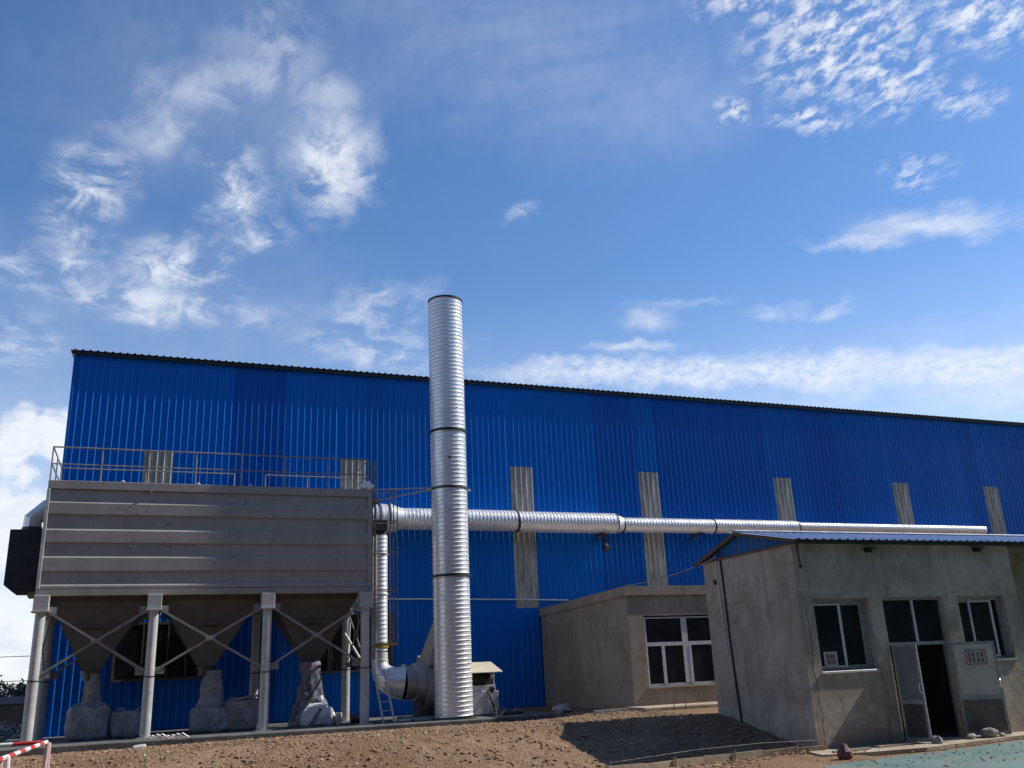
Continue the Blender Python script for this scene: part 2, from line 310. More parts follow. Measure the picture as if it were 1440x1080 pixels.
RAG = worn('grey_rag', (.24, .235, .23), (.38, .37, .36), .9, 0, 9, .5)
PAPER = worn('faded_notice_paper', (.40, .35, .33), (.50, .44, .41), .8, 0, 9, .05)
INK = worn('maroon_notice_ink', (.14, .055, .055), (.20, .09, .085), .8, 0, 12, .02)
TWIG = worn('dry_weed_stalk', (.42, .37, .27), (.55, .49, .38), .9, 0, 9, .1)
FARWALL = worn('pale_far_building', (.5, .48, .44), (.6, .58, .54), .9, 0, 1, .1)

# ------------------------------------------------------------------ mesh helpers
class MB:
    def __init__(s): s.v = []; s.f = []; s.smooth = False
    def add(s, vs, fs):
        o = len(s.v); s.v += [tuple(v) for v in vs]; s.f += [tuple(i+o for i in f) for f in fs]; return s
    def box(s, x0, x1, y0, y1, z0, z1, bev=0.):
        if bev <= 0:
            vs = [(x, y, z) for z in (z0, z1) for y in (y0, y1) for x in (x0, x1)]
            return s.add(vs, [(0, 2, 3, 1), (4, 5, 7, 6), (0, 1, 5, 4), (2, 6, 7, 3), (0, 4, 6, 2), (1, 3, 7, 5)])
        b = bev; vs = []
        for sx, X in ((1, x0), (-1, x1)):
            for sy, Y in ((1, y0), (-1, y1)):
                for sz, Z in ((1, z0), (-1, z1)):
                    vs += [(X, Y+sy*b, Z+sz*b), (X+sx*b, Y, Z+sz*b), (X+sx*b, Y+sy*b, Z)]
        c = np.array([(x0+x1)/2, (y0+y1)/2, (z0+z1)/2]); A = np.array(vs)
        fs = []
        idx = lambda i, j, k, a: ((i*2+j)*2+k)*3+a
        for i in (0, 1): fs.append([idx(i, 0, 0, 0), idx(i, 1, 0, 0), idx(i, 1, 1, 0), idx(i, 0, 1, 0)])
        for j in (0, 1): fs.append([idx(0, j, 0, 1), idx(1, j, 0, 1), idx(1, j, 1, 1), idx(0, j, 1, 1)])
        for k in (0, 1): fs.append([idx(0, 0, k, 2), idx(1, 0, k, 2), idx(1, 1, k, 2), idx(0, 1, k, 2)])
        for j in (0, 1):
            for k in (0, 1): fs.append([idx(0, j, k, 1), idx(1, j, k, 1), idx(1, j, k, 2), idx(0, j, k, 2)])
        for i in (0, 1):
            for k in (0, 1): fs.append([idx(i, 0, k, 0), idx(i, 1, k, 0), idx(i, 1, k, 2), idx(i, 0, k, 2)])
            for j in (0, 1): fs.append([idx(i, j, 0, 0), idx(i, j, 1, 0), idx(i, j, 1, 1), idx(i, j, 0, 1)])
        for i in (0, 1):
            for j in (0, 1):
                for k in (0, 1): fs.append([idx(i, j, k, 0), idx(i, j, k, 1), idx(i, j, k, 2)])
        g = []
        for f in fs:
            p = A[f]; n = np.cross(p[1]-p[0], p[2]-p[0])
            g.append(tuple(f) if n @ (p.mean(0)-c) > 0 else tuple(f[::-1]))
        return s.add(vs, g)
    def hexa(s, p):           # 8 points: bottom ring 0-3 (counter-clockwise from above), top ring 4-7
        return s.add(p, [(3, 2, 1, 0), (4, 5, 6, 7), (0, 1, 5, 4), (1, 2, 6, 5), (2, 3, 7, 6), (3, 0, 4, 7)])
    def bar(s, a, b, w, h=None, upv=(0, 0, 1)):
        a, b = Vector(a), Vector(b); h = h or w; d = (b-a).normalized(); u = Vector(upv)
        if abs(d.dot(u)) > .98: u = Vector((0, 1, 0))
        r = d.cross(u).normalized(); u = r.cross(d)
        ps = [p + r*(i*w/2) + u*(j*h/2) for p in (a, b) for i, j in ((-1, -1), (1, -1), (1, 1), (-1, 1))]
        return s.add(ps, [(0, 1, 2, 3), (7, 6, 5, 4), (0, 4, 5, 1), (1, 5, 6, 2), (2, 6, 7, 3), (3, 7, 4, 0)])
    def tube(s, pts, r, n=10, cap=True):
        s.smooth = True; P = [Vector(p) for p in pts]; rs = r if isinstance(r, (list, tuple)) else [r]*len(P)
        o = len(s.v); u = None; vs = []; fs = []
        for i, p in enumerate(P):
            d = ((P[i+1]-p).normalized() if i == 0 else (p-P[i-1]).normalized() if i == len(P)-1 else ((P[i+1]-p).normalized()+(p-P[i-1]).normalized()).normalized())
            if u is None: u = d.orthogonal().normalized()
            u = (u - d*u.dot(d)).normalized(); w = d.cross(u)
            vs += [p + (u*math.cos(2*math.pi*k/n) + w*math.sin(2*math.pi*k/n))*rs[i] for k in range(n)]
        for i in range(len(P)-1):
            for k in range(n):
                a = i*n+k; b = i*n+(k+1) % n; fs.append((a, b, b+n, a+n))
        if cap: fs += [tuple(range(n))[::-1], tuple((len(P)-1)*n+k for k in range(n))]
        return s.add(vs, fs)
    def lathe(s, c, prof, n=32, axis='Z', helix=0., cap=False):
        s.smooth = True; vs = []; fs = []; m = len(prof)
        for j, (r, h) in enumerate(prof):
            for k in range(n):
                t = 2*math.pi*k/n; a, b = r*math.cos(t), r*math.sin(t); hh = h
                if helix: hh = min(max(h + helix*(k/n-.5), prof[0][1]), prof[-1][1])
                vs.append((c[0]+a, c[1]+b, c[2]+hh) if axis == 'Z' else (c[0]+hh, c[1]+a, c[2]+b) if axis == 'X' else (c[0]+b, c[1]+hh, c[2]+a))
        for j in range(m-1):
            for k in range(n):
                a = j*n+k; b = j*n+(k+1) % n; fs.append((a, b, b+n, a+n))
        if cap: fs += [tuple(range(n))[::-1], tuple((m-1)*n+k for k in range(n))]
        return s.add(vs, fs)
    def extrude(s, prof, d, closed=True):      # prof: points, d: offset vector
        n = len(prof); D = Vector(d); vs = [Vector(p) for p in prof] + [Vector(p)+D for p in prof]
        fs = [(i, (i+1) % n, (i+1) % n+n, i+n) for i in range(n if closed else n-1)]
        if closed: fs += [tuple(range(n))[::-1], tuple(range(n, 2*n))]
        return s.add(vs, fs)

ORG = {}
def link(name, mb, mat, parent=None, base=None, **props):
    o0 = Vector(base) if base is not None else (ORG[parent.name] if parent else Vector((0, 0, 0)))
    me = bpy.data.meshes.new(name); A = np.array(mb.v, dtype=float).reshape(-1, 3) - np.array(o0)
    me.from_pydata(A.tolist(), [], mb.f); me.validate()
    import bmesh
    bm = bmesh.new(); bm.from_mesh(me); bmesh.ops.recalc_face_normals(bm, faces=bm.faces); bm.to_mesh(me); bm.free()
    if mb.smooth:
        me.polygons.foreach_set('use_smooth', [True]*len(me.polygons)); me.set_sharp_from_angle(angle=R(38))
    me.materials.append(mat)
    o = bpy.data.objects.new(name, me); COL.objects.link(o)
    if parent: o.parent = parent
    else: o.location = o0
    ORG[o.name] = o0
    for k, v in props.items(): o[k] = v
    return o
def thing(name, loc, label, cat, group=None):
    o = bpy.data.objects.new(name, None); COL.objects.link(o); o.location = loc; o.empty_display_size = .3
    ORG[o.name] = Vector(loc); o['label'] = label; o['category'] = cat
    if group: o['group'] = group
    return o
def solo(name, mb, mat, loc, label, cat, group=None):
    o = link(name, mb, mat, None, loc, label=label, category=cat)
    if group: o['group'] = group
    return o
def copy_part(src, parent, off):
    c = src.copy(); COL.objects.link(c); c.parent = parent; c.location = Vector(src.location) + Vector(off); ORG[c.name] = ORG[src.name]+Vector(off)
    for k in list(src.children): copy_part(k, c, (0, 0, 0))
    return c

def holed_wall(x0, x1, z0, z1, y0, y1, holes):
    """wall along X, thickness y0..y1, rectangular openings (xa, xb, za, zb)"""
    m = MB(); xs = sorted({x0, x1, *[h[0] for h in holes], *[h[1] for h in holes]}); zs = sorted({z0, z1, *[h[2] for h in holes], *[h[3] for h in holes]})
    inside = lambda x, z: any(h[0] < x < h[1] and h[2] < z < h[3] for h in holes)
    for i in range(len(xs)-1):
        for j in range(len(zs)-1):
            if inside((xs[i]+xs[i+1])/2, (zs[j]+zs[j+1])/2): continue
            for y in (y0, y1): m.add([(xs[i], y, zs[j]), (xs[i+1], y, zs[j]), (xs[i+1], y, zs[j+1]), (xs[i], y, zs[j+1])], [(0, 1, 2, 3)])
    for (a, b, c, d) in holes + [(x0, x1, z0, z1)]:
        m.add([(x, y, z) for y in (y0, y1) for x, z in ((a, c), (b, c), (b, d), (a, d))], [(0, 1, 5, 4), (1, 2, 6, 5), (2, 3, 7, 6), (3, 0, 4, 7)])
    return m
def bag_mesh(cx, cy, levels, n=64, amp=.03, seed=0, sq=4.):
    L2 = []
    for (a_, b_) in zip(levels[:-1], levels[1:]):
        kk = max(1, int(abs(b_[0]-a_[0])/.035)); L2 += [tuple(a_[i]+(b_[i]-a_[i])*t_/kk for i in range(3)) for t_ in range(kk)]
    levels = L2+[levels[-1]]
    m = MB(); m.smooth = True; vs = []; fs = []
    for (z, wx, wy) in levels:
        for k in range(n):
            t = 2*math.pi*k/n; c, s_ = math.cos(t), math.sin(t); rr = (abs(c)**sq + abs(s_)**sq)**(-1/sq)
            p = Vector((cx + wx*rr*c, cy + wy*rr*s_, z)); d = noise.fractal(p*3.1+Vector((seed, 0, 0)), 1., 2., 4)*amp*1.8 - abs(noise.noise(p*4.5+Vector((0, seed, 0))))*amp*.7 + abs(noise.noise(Vector((c*7, s_*7, z*.9+seed))))*amp*2.2
            vs.append(p + Vector((c, s_, 0))*d + Vector((0, 0, noise.noise(p*4+Vector((0, seed, 0)))*amp*.7)))
    for j in range(len(levels)-1):
        for k in range(n):
            a = j*n+k; b = j*n+(k+1) % n; fs.append((a, b, b+n, a+n))
    fs += [tuple(range(n))[::-1], tuple((len(levels)-1)*n+k for k in range(n))]
    return m.add(vs, fs)
def rock(c, r, seed, flat=.75, n=10):
    m = MB(); m.smooth = True; vs = []; fs = []
    for j in range(1, 7):
        ph = math.pi*j/7
        for k in range(n):
            t = 2*math.pi*k/n; d = Vector((math.sin(ph)*math.cos(t), math.sin(ph)*math.sin(t), math.cos(ph)))
            q_ = r*(1+.45*noise.noise(d*1.6+Vector((seed, seed*.3, 0))))
            vs.append((c[0]+d.x*q_, c[1]+d.y*q_, c[2]+d.z*q_*flat))
    for j in range(5):
        for k in range(n):
            a = j*n+k; b = j*n+(k+1) % n; fs.append((a, b, b+n, a+n))
    fs += [tuple(range(n)), tuple(5*n+k for k in range(n))[::-1]]
    return m.add(vs, fs)

# ------------------------------------------------------------------ ground
def sm(a, b, x): t = np.clip((x-a)/(b-a), 0, 1); return t*t*(3-2*t)
def ground_z(x, y):
    x = np.asarray(x, float); y = np.asarray(y, float)
    edge = 15.35 + .02*(x-8.6)
    rampv = np.clip((y-edge)/3.3, 0, 1); rampv = rampv*.55 + sm(0, 1, rampv)*.45
    top = .60 - .14*sm(20.5, 23.6, y)*(1-sm(9.5, 11.5, x)) - .05*sm(3, -3, x)
    z = rampv*top
    z = np.where((x > 12.44) & (y < 18.95), -.04, z)
    far = sm(26, 45, y)*(1-sm(-3.5, -2.5, x)); z = z - far*.25
    return z
# the slope west of x=4 is a little gentler where it meets the yard
gx = np.concatenate([-np.geomspace(3000, 9, 26), np.arange(-8, 13.6, .075), np.geomspace(14.2, 3000, 30)])
gy = np.concatenate([-np.geomspace(3000, 3, 18), np.arange(-2, 11.5, .5), np.arange(11.6, 25.3, .075), np.geomspace(25.6, 4000, 40)])
XX, YY = np.meshgrid(gx, gy); ZZ = ground_z(XX, YY)
flatv = ZZ.ravel(); xr, yr = XX.ravel(), YY.ravel()
fine = (xr > -8) & (xr < 12.4) & (yr > 14.3) & (yr < 25.2)
for i in np.nonzero(fine)[0]:
    p = Vector((xr[i], yr[i], 0)); w = min(1., max(.12, (yr[i]-15.2)/.8))
    if xr[i] > 11.8: w *= .5
    flatv[i] += w*(noise.fractal(p*.9, 1., 2., 3)*.035 + noise.fractal(p*4.2+Vector((9, 3, 0)), .7, 2., 5)*.030)
g = MB(); nx, ny = len(gx), len(gy)
g.v = list(zip(xr.tolist(), yr.tolist(), flatv.tolist())); g.f = [(j*nx+i, j*nx+i+1, (j+1)*nx+i+1, (j+1)*nx+i) for j in range(ny-1) for i in range(nx-1)]
g.smooth = True
gr = link('ground', g, DIRT, kind='structure')

pm = MB(); poly = [(10.7, 13.32), (12.0, 13.58), (13.3, 13.75), (15., 13.98), (16.5, 14.30), (20, 14.75), (27, 15.2), (27, 4), (8.2, 4), (9.2, 10.), (10.1, 12.6)]
pm.extrude([(x, y, -.03) for x, y in poly], (0, 0, .042)); link('teal_pavement', pm, TEAL, kind='structure')
pm = MB(); poly = [(11.75, 14.62), (12.6, 14.42), (13.9, 14.28), (15.2, 14.5), (16.6, 14.75), (19, 15.0), (27, 15.3), (27, 15.448), (12.32, 15.448), (11.95, 15.3)]
pm.extrude([(x, y, -.03) for x, y in poly], (0, 0, .065)); link('concrete_apron', pm, TANCON, kind='structure')
pm = MB(); pm.box(-3.3, 10.9, 23.95, 28.94, .2, .58, .02); link('concrete_pad', pm, DARKCON, kind='structure')
pm = MB(); pm.extrude([(-90, -90, -.03), (60, -90, -.03), (60, 3.9, -.03), (8.0, 3.9, -.03), (9.0, 13.0, -.03), (4, 13.8, -.03), (-1.0, 14.2, -.03), (-90, 14.8, -.03)], (0, 0, .036)); link('yard_paving', pm, ASPHALT, kind='structure')  # grey paving carried on out of view, kept dark to cut bounced light

# loose clods and pebbles lying on the bank
def scatter(name, mat, count, rlo, rhi, seed, xr_=(-4, 12.2), yr_=(14.0, 24.0), label=None):
    rnd = np.random.default_rng(seed); ico = [(0, 0, 1), (.894, 0, .447), (.276, .851, .447), (-.724, .526, .447), (-.724, -.526, .447), (.276, -.851, .447), (.724, .526, -.3), (-.276, .851, -.3), (-.894, 0, -.3), (-.276, -.851, -.3), (.724, -.526, -.3)]
    fc = [(0, 1, 2), (0, 2, 3), (0, 3, 4), (0, 4, 5), (0, 5, 1), (1, 6, 2), (2, 7, 3), (3, 8, 4), (4, 9, 5), (5, 10, 1), (2, 6, 7), (3, 7, 8), (4, 8, 9), (5, 9, 10), (1, 10, 6)]
    xs = rnd.uniform(*xr_, count); ys = rnd.uniform(*yr_, count); zs = ground_z(xs, ys); rr = rlo + (rhi-rlo)*rnd.random(count)**3.5
    zs = np.where((xs > 11) & (ys < 15.44), .014+.020*(ys > 14.45+.1*(xs-13)), zs); keep = np.ones(count, bool) if xr_[0] > 10 else ~((xs > 10.3) & (ys < 14.9)); m = MB(); B = np.array(ico)
    for i in np.nonzero(keep)[0]:
        a = rnd.uniform(0, 6.28); c, s_ = math.cos(a), math.sin(a); V = B*rnd.uniform(.7, 1.25, B.shape)*rr[i]*np.array([1.2, .9, .75])
        V = np.column_stack([V[:, 0]*c-V[:, 1]*s_, V[:, 0]*s_+V[:, 1]*c, V[:, 2]]) + (xs[i], ys[i], zs[i]+rr[i]*.15)
        m.add(V.tolist(), fc)
    return link(name, m, mat, kind='stuff')
scatter('soil_clods', CLOD, 17000, .006, .048, 3)
scatter('paving_grit', CLOD, 900, .004, .030, 8, (11, 20), (11.8, 15.3))
scatter('pebbles', PEBBLE, 1800, .006, .035, 5)

# ------------------------------------------------------------------ warehouse
YW = 29.0; ZT = 11.62
wh = thing('warehouse', (18, 29, .45), 'long tall blue corrugated steel warehouse with narrow grey skylight strips, filling the background', 'warehouse')
def rib_sheet(x0, x1, z0, z1, y=YW, ribh=.028, pitch=.21):
    pr = [(x0, 0.)]; n = int(round((x1-x0)/pitch+.2)); k = 0; x = x0
    while x + pitch <= x1 + 1e-4:
        a = x + pitch - .078
        pr += [(a, 0.), (a+.022, -ribh), (a+.042, -ribh), (a+.046, -ribh+.003), (a+.070, 0.)]; x += pitch
    if pr[-1][0] < x1 - 1e-4: pr.append((x1, 0.))
    m = MB(); m.extrude([(px, y+py, z0) for px, py in pr], (0, 0, z1-z0), closed=False); return m
sky_x = [-.52, 5.49, 11.49, 16.61, 22.71, 28.77, 33.93]
segs = []; x = -2.69; XR = 44.0
for sx in sky_x + [None]:
    end = sx if sx is not None else XR
    while x < end - .02:
        e = min(x+.84, end)
        if end - e < .2: e = end
        segs.append((x, e, False)); x = e
    if sx is not None: segs.append((sx, sx+.84, True)); x = sx+.84
rs = random.Random(11); tint = (1, 1, 1); run = 0; mesh_cache = {}
def panel(name, x0, x1, z0, z1, mat, col):
    key = (round(x1-x0, 3), z0, z1, mat.name)
    if key in mesh_cache:
        o = mesh_cache[key].copy(); COL.objects.link(o); o.parent = wh
    else:
        m = rib_sheet(0, x1-x0, z0, z1); m.v = [(vx+ORG[wh.name].x, vy, vz) for vx, vy, vz in m.v]
        o = link(name, m, mat, wh); mesh_cache[key] = o
    o.location = (x0-ORG[wh.name].x, 0, 0); o.color = col; return o
for (a, b, isk) in segs:
    if run <= 0: tint = rs.choice([(.9, .74, .84), (1, .92, .95), (1, 1, 1), (1, 1, 1), (1, 1.05, 1.03), (1, 1.1, 1.05)]); run = rs.choice([1, 1, 2, 2, 3])
    run -= 1; t = rs.uniform(.96, 1.04); col = (tint[0]*t, tint[1]*t, tint[2]*t, 1)
    if not isk: panel('wall_panel', a, b, .45, ZT, BLUE, col)
    else:
        panel('wall_panel', a, b, 8.64, ZT, BLUE, col); panel('wall_panel', a, b, .45, 3.76, BLUE, col)
        panel('skylight_panel', a, b, 3.762, 8.638, FRP, (1, 1, 1, 1))
# roof sheet with ribs running up the slope, its front edge overhangs the wall
m = MB(); x = -2.85; pr = []
while x < XR:
    pr += [(x, 0.), (x+.10, 0.), (x+.125, .032), (x+.165, .032), (x+.19, 0.)]; x += .21
for (ya, za, yb, zb) in ((28.855, ZT+.07, 44., ZT+1.6), (44., ZT+1.6, 59.3, ZT+.07)):
    m.add([(px, ya, za+pz) for px, pz in pr] + [(px, yb, zb+pz) for px, pz in pr], [(i, i+1, i+1+len(pr), i+len(pr)) for i in range(len(pr)-1)])
o = link('roof', m, ROOFBLUE, wh); o.color = (.12, .14, .2, 1)
m = MB(); m.box(-2.80, XR, 28.865, 28.90, ZT-.045, ZT+.045); m.box(-2.80, XR, 28.90, 28.995, ZT+.005, ZT+.05); link('eave_trim', m, EAVE, wh)
m = MB(); m.add([(-2.69, 29.002, .45), (-2.69, 59, .45), (-2.69, 59, ZT), (-2.69, 44, ZT+1.55), (-2.69, 29.002, ZT)], [(0, 1, 2, 3, 4)])
m.add([(XR, 29.002, .45), (XR, 59, .45), (XR, 59, ZT), (XR, 44, ZT+1.55), (XR, 29.002, ZT)], [(0, 1, 2, 3, 4)]); o = link('gable_wall', m, BLUE, wh); o.color = (.9, .9, .9, 1)
m = MB(); m.add([(-2.69, 59, .45), (XR, 59, .45), (XR, 59, ZT), (-2.69, 59, ZT)], [(0, 1, 2, 3)]); o = link('rear_wall', m, BLUE, wh); o.color = (1, 1, 1, 1)
m = MB(); m.box(-2.735, -2.655, 28.955, 29.06, .45, ZT-.065, .006); o = link('corner_trim', m, BLUE, wh); o.color = (.8, .8, .8, 1)
def ware_window(x0, x1, z0, z1, mull):
    y0, y1 = 28.93, 28.968
    f = MB(); f.box(x0, x1, y0, y1, z0, z0+.07); f.box(x0, x1, y0, y1, z1-.07, z1); f.box(x0, x0+.07, y0, y1, z0+.07, z1-.07); f.box(x1-.07, x1, y0, y1, z0+.07, z1-.07)
    w = link('window', f, HOPPER, wh)
    xs = [x0+.07]+mull+[x1-.07]
    for i in range(len(xs)-1):
        p = MB(); p.box(xs[i]+.012, xs[i+1]-.012, 28.945, 28.957, z0+.07, z1-.07); link('pane', p, GLASS, w)
        if i < len(xs)-2:
            p = MB(); p.box(xs[i+1]-.022, xs[i+1]+.022, y0+.002, y1-.002, z0+.07, z1-.07); link('mullion', p, HOPPER, w)
ware_window(-.9, 1.75, 1.92, 3.55, [-.13, .55, 1.06])
ware_window(4.55, 7.24, 1.92, 3.70, [5.2, 6.1, 6.62])

# ------------------------------------------------------------------ dust collector
dc = thing('dust_collector', (1.5, 25, .58), 'grey bag-filter dust collector on round posts with three hoppers and a railed top', 'dust collector')
X0, X1, Y0, Y1, ZB, ZTOP = -2.60, 5.58, 25.0, 27.6, 3.98, 6.83
pan = [(6.29, 5.985), (5.60, 5.275), (4.92, 4.575), (4.235, 4.14)]; zz = [6.62, 5.95, 5.24, 4.54, 4.05]
bounds = [6.615, 5.945, 5.235, 4.535, 4.118]
for i, (zh, zl) in enumerate(pan):
    zt, zb = bounds[i], bounds[i+1]
    pr = [(zt, 0.), (zh+.030, 0.), (zh-.030, -.05), (zl+.004, -.05), (zl-.018, 0.), (zb, 0.)]
    m = MB(); m.extrude([(X0+.05, Y0+dy, z) for z, dy in pr], (X1-X0-.10, 0, 0), closed=False)
    m.add([(X0+.05, Y0+dy, z) for z, dy in pr]+[(X0+.05, Y0+.01, zt), (X0+.05, Y0+.01, zb)], [])
    link('cladding_panel', m, GREY, dc)
m = MB(); m.box(X0+.05, X1-.05, Y0+.012, Y1-.02, ZB+.06, ZTOP-.03); link('housing', m, GREY, dc)
m = MB(); m.box(X0-.02, X1+.02, Y0-.055, Y0+.008, 6.62, ZTOP, .008); m.box(X0-.02, X1+.02, Y0+.01, Y1+.02, ZTOP-.025, ZTOP+.01); link('top_trim', m, GREY, dc)
for xa, xb in ((X0-.03, X0+.05), (X1-.05, X1+.05)):
    m = MB(); m.box(xa, xb, Y0-.06, Y0+.10, ZB+.15, 6.615, .008); link('corner_trim', m, GREYPOST if xa < 0 else GREY, dc)
for (a, b) in ((Y0-.05, Y0+.13), (Y1-.15, Y1+.03)):
    m = MB(); m.box(X0-.03, X1+.05, a, b, ZB-.01, ZB+.145, .008); link('bottom_beam', m, GREY, dc)
m = MB(); m.box(X0, X1, Y0+.13, Y1-.15, ZB+.03, ZB+.055); link('floor_plate', m, HOPPER, dc)
for i in range(2):    # lifting lugs
    x, z = ((-.21, 6.56), (3.21, 6.44))[i]; m = MB(); m.tube([(x, Y0+.005, z), (x, Y0-.05, z+.01), (x+.02, Y0-.08, z+.09)], .022, 8); link('lifting_lug', m, GREY, dc)
# posts
px = [-2.46, .09, 2.86, 5.45]
cap = MB(); post = MB(); low = MB(); ring = MB(); gus = MB()
cap.box(-.17, .17, -.17, .17, 3.60, 3.972, .01); cap.box(-.20, .20, -.20, .20, 3.575, 3.602)
post.tube([(0, 0, 2.0), (0, 0, 3.58)], .116, 20); low.tube([(0, 0, .60), (0, 0, 2.0)], .124, 20); low.box(-.2, .2, -.2, .2, .575, .60)
ring.lathe((0, 0, 0), [(.116, 1.985), (.132, 1.985), (.132, 2.01), (.116, 2.01)], 20)
protoP = None
def at(mb, x, y, z=0): n = MB(); n.smooth = mb.smooth; n.v = [(a+x, b+y, c+z) for a, b, c in mb.v]; n.f = mb.f; return n
for yi, yy in enumerate((Y0-.07, Y1-.10)):
    for xi, xx in enumerate(px):
        if protoP is None:
            p = protoP = link('post', at(post, xx, yy), GREYPOST, dc); protoXY = (xx, yy)
            for nm, b_, mt in (('post_cap', cap, GREYPOST), ('post_foot', low, GREYPOST), ('post_collar', ring, BLACK)): link(nm, at(b_, xx, yy), mt, p)
        else: copy_part(protoP, dc, (xx-protoXY[0], yy-protoXY[1], 0))
def brace_pair(a, b, lo, hi, yy, axis='x'):
    """crossed bars between posts at a and b with gusset plates"""
    P = (lambda s, z: (s, yy, z)) if axis == 'x' else (lambda s, z: (yy, s, z))
    for k, (s, e) in enumerate(((P(a+.12, hi), P(b-.12, lo)), (P(a+.12, lo), P(b-.12, hi)))):
        off = Vector((0, .028*k, 0)) if axis == 'x' else Vector((.028*k, 0, 0))
        m = MB(); m.bar(Vector(s)+off, Vector(e)+off, .022, .058, (0, 0, 1)); link('brace', m, GREYBRACE, dc)
    mid = P((a+b)/2, (lo+hi)/2); m = MB()
    if axis == 'x': m.box(mid[0]-.11, mid[0]+.11, yy-.022, yy-.013, mid[2]-.06, mid[2]+.06)
    else: m.box(yy-.022, yy-.013, mid[1]-.10, mid[1]+.10, mid[2]-.09, mid[2]+.09)
    link('brace_plate', m, GREYBRACE, dc)
    for s_, sg in ((a, 1), (b, -1)):
        for z in (lo, hi):
            q0, q1 = sorted((s_+sg*.10, s_+sg*.34)); m = MB()
            if axis == 'x': m.box(q0, q1, yy+.040, yy+.052, z-.085, z+.085)
            else: m.box(yy+.040, yy+.052, q0, q1, z-.085, z+.085)
            link('gusset', m, GREYBRACE, dc)
for i in range(3): brace_pair(px[i], px[i+1], 2.14, 3.62, Y0-.07)
brace_pair(px[0], px[1], 2.14, 3.62, Y1-.1); 
for xx in (px[0], px[3]): brace_pair(Y0-.07, Y1-.10, 2.14, 3.62, xx, 'y')
# hoppers
hx = [(-2.30, -.06), (.26, 2.68), (3.02, 5.28)]; hc = [-1.30, 1.48, 4.22]; hcy = 26.3
for (a, b), c in zip(hx, hc):
    m = MB(); ya, yb = Y0+.22, Y1-.24
    t = [(a, ya, ZB+.025), (b, ya, ZB+.025), (b, yb, ZB+.025), (a, yb, ZB+.025)]; r = .21
    mid = [(c+(x-c)*1., hcy+(y-hcy)*1., ZB-.14) for x, y, z in t]; bo = [(c-r, hcy-r, 2.22), (c+r, hcy-r, 2.22), (c+r, hcy+r, 2.22), (c-r, hcy+r, 2.22)]
    m.hexa(mid+t) if False else m.add(t+mid+bo, [(0, 1, 5, 4), (1, 2, 6, 5), (2, 3, 7, 6), (3, 0, 4, 7), (4, 5, 9, 8), (5, 6, 10, 9), (6, 7, 11, 10), (7, 4, 8, 11), (8, 9, 10, 11)])
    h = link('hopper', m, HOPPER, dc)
    # stiffener band and hatch lie on the sloping front
    f = lambda z: (z-2.22)/(ZB-.14-2.22)
    def front(z, u): k = f(z); xl = (c-r)*(1-k)+a*k; xr2 = (c+r)*(1-k)+b*k; y = (hcy-r)*(1-k)+ya*k; return (xl+(xr2-xl)*u, y-.02, z)
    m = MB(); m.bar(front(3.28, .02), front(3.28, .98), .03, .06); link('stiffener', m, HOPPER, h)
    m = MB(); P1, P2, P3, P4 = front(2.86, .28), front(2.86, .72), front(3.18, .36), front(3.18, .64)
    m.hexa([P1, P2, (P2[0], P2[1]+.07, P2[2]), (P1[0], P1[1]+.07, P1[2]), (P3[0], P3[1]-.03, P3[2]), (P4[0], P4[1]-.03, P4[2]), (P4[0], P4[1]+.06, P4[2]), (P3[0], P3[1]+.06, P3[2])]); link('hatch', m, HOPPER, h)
    m = MB(); m.lathe((c, hcy, 0), [(.20, 1.98), (.20, 2.16), (.25, 2.16), (.25, 2.20), (.20, 2.20), (.20, 2.23)], 20, cap=True); link('outlet', m, DARKSTEEL, h)
# railing round the top
rail = MB(); rail.tube([(X0, Y0+.04, 7.71), (X1-.04, Y0+.04, 7.71)], .021, 8); rail.tube([(X0, Y0+.04, 7.27), (X1-.04, Y0+.04, 7.27)], .017, 8)
rg = link('railing', rail, RAILMAT, dc)
for (pa, pb, zz_) in (((X0, Y0+.04), (X0, Y1-.05), 7.71), ((X0, Y0+.04), (X0, Y1-.05), 7.27), ((X1-.04, Y0+.04), (X1-.04, Y1-.9), 7.71), ((X1-.04, Y0+.04), (X1-.04, Y1-.9), 7.27), ((X0, Y1-.05), (2.05, Y1-.05), 7.71), ((X0, Y1-.05), (2.05, Y1-.05), 7.27), ((2.95, Y1-.05), (5.5, Y1-.05), 7.71)):
    m = MB(); m.tube([(*pa, zz_), (*pb, zz_)], .019, 8); link('rail', m, RAILMAT, rg)
for (xx, yy) in [(X0, Y0+.04), (-1.44, Y0+.04), (-.31, Y0+.04), (.87, Y0+.04), (2.04, Y0+.04), (3.21, Y0+.04), (4.37, Y0+.04), (X1-.04, Y0+.04), (X0, 26.3), (X0, Y1-.05), (-.4, Y1-.05), (2.05, Y1-.05), (2.95, Y1-.05), (4.2, Y1-.05), (5.5, Y1-.05), (X1-.04, 26.2)]:
    m = MB(); m.tube([(xx, yy, ZTOP+.01), (xx, yy, 7.705)], .019, 8); link('stanchion', m, RAILMAT, rg)
for xx in (-.9, .95, 2.3, 4.8):
    m = MB(); m.lathe((xx, Y0+.02, ZTOP+.01), [(.05, 0), (.05, .03), (.02, .05), (.001, .052)], 10); link('bolt_cap', m, GREYPOST, dc)
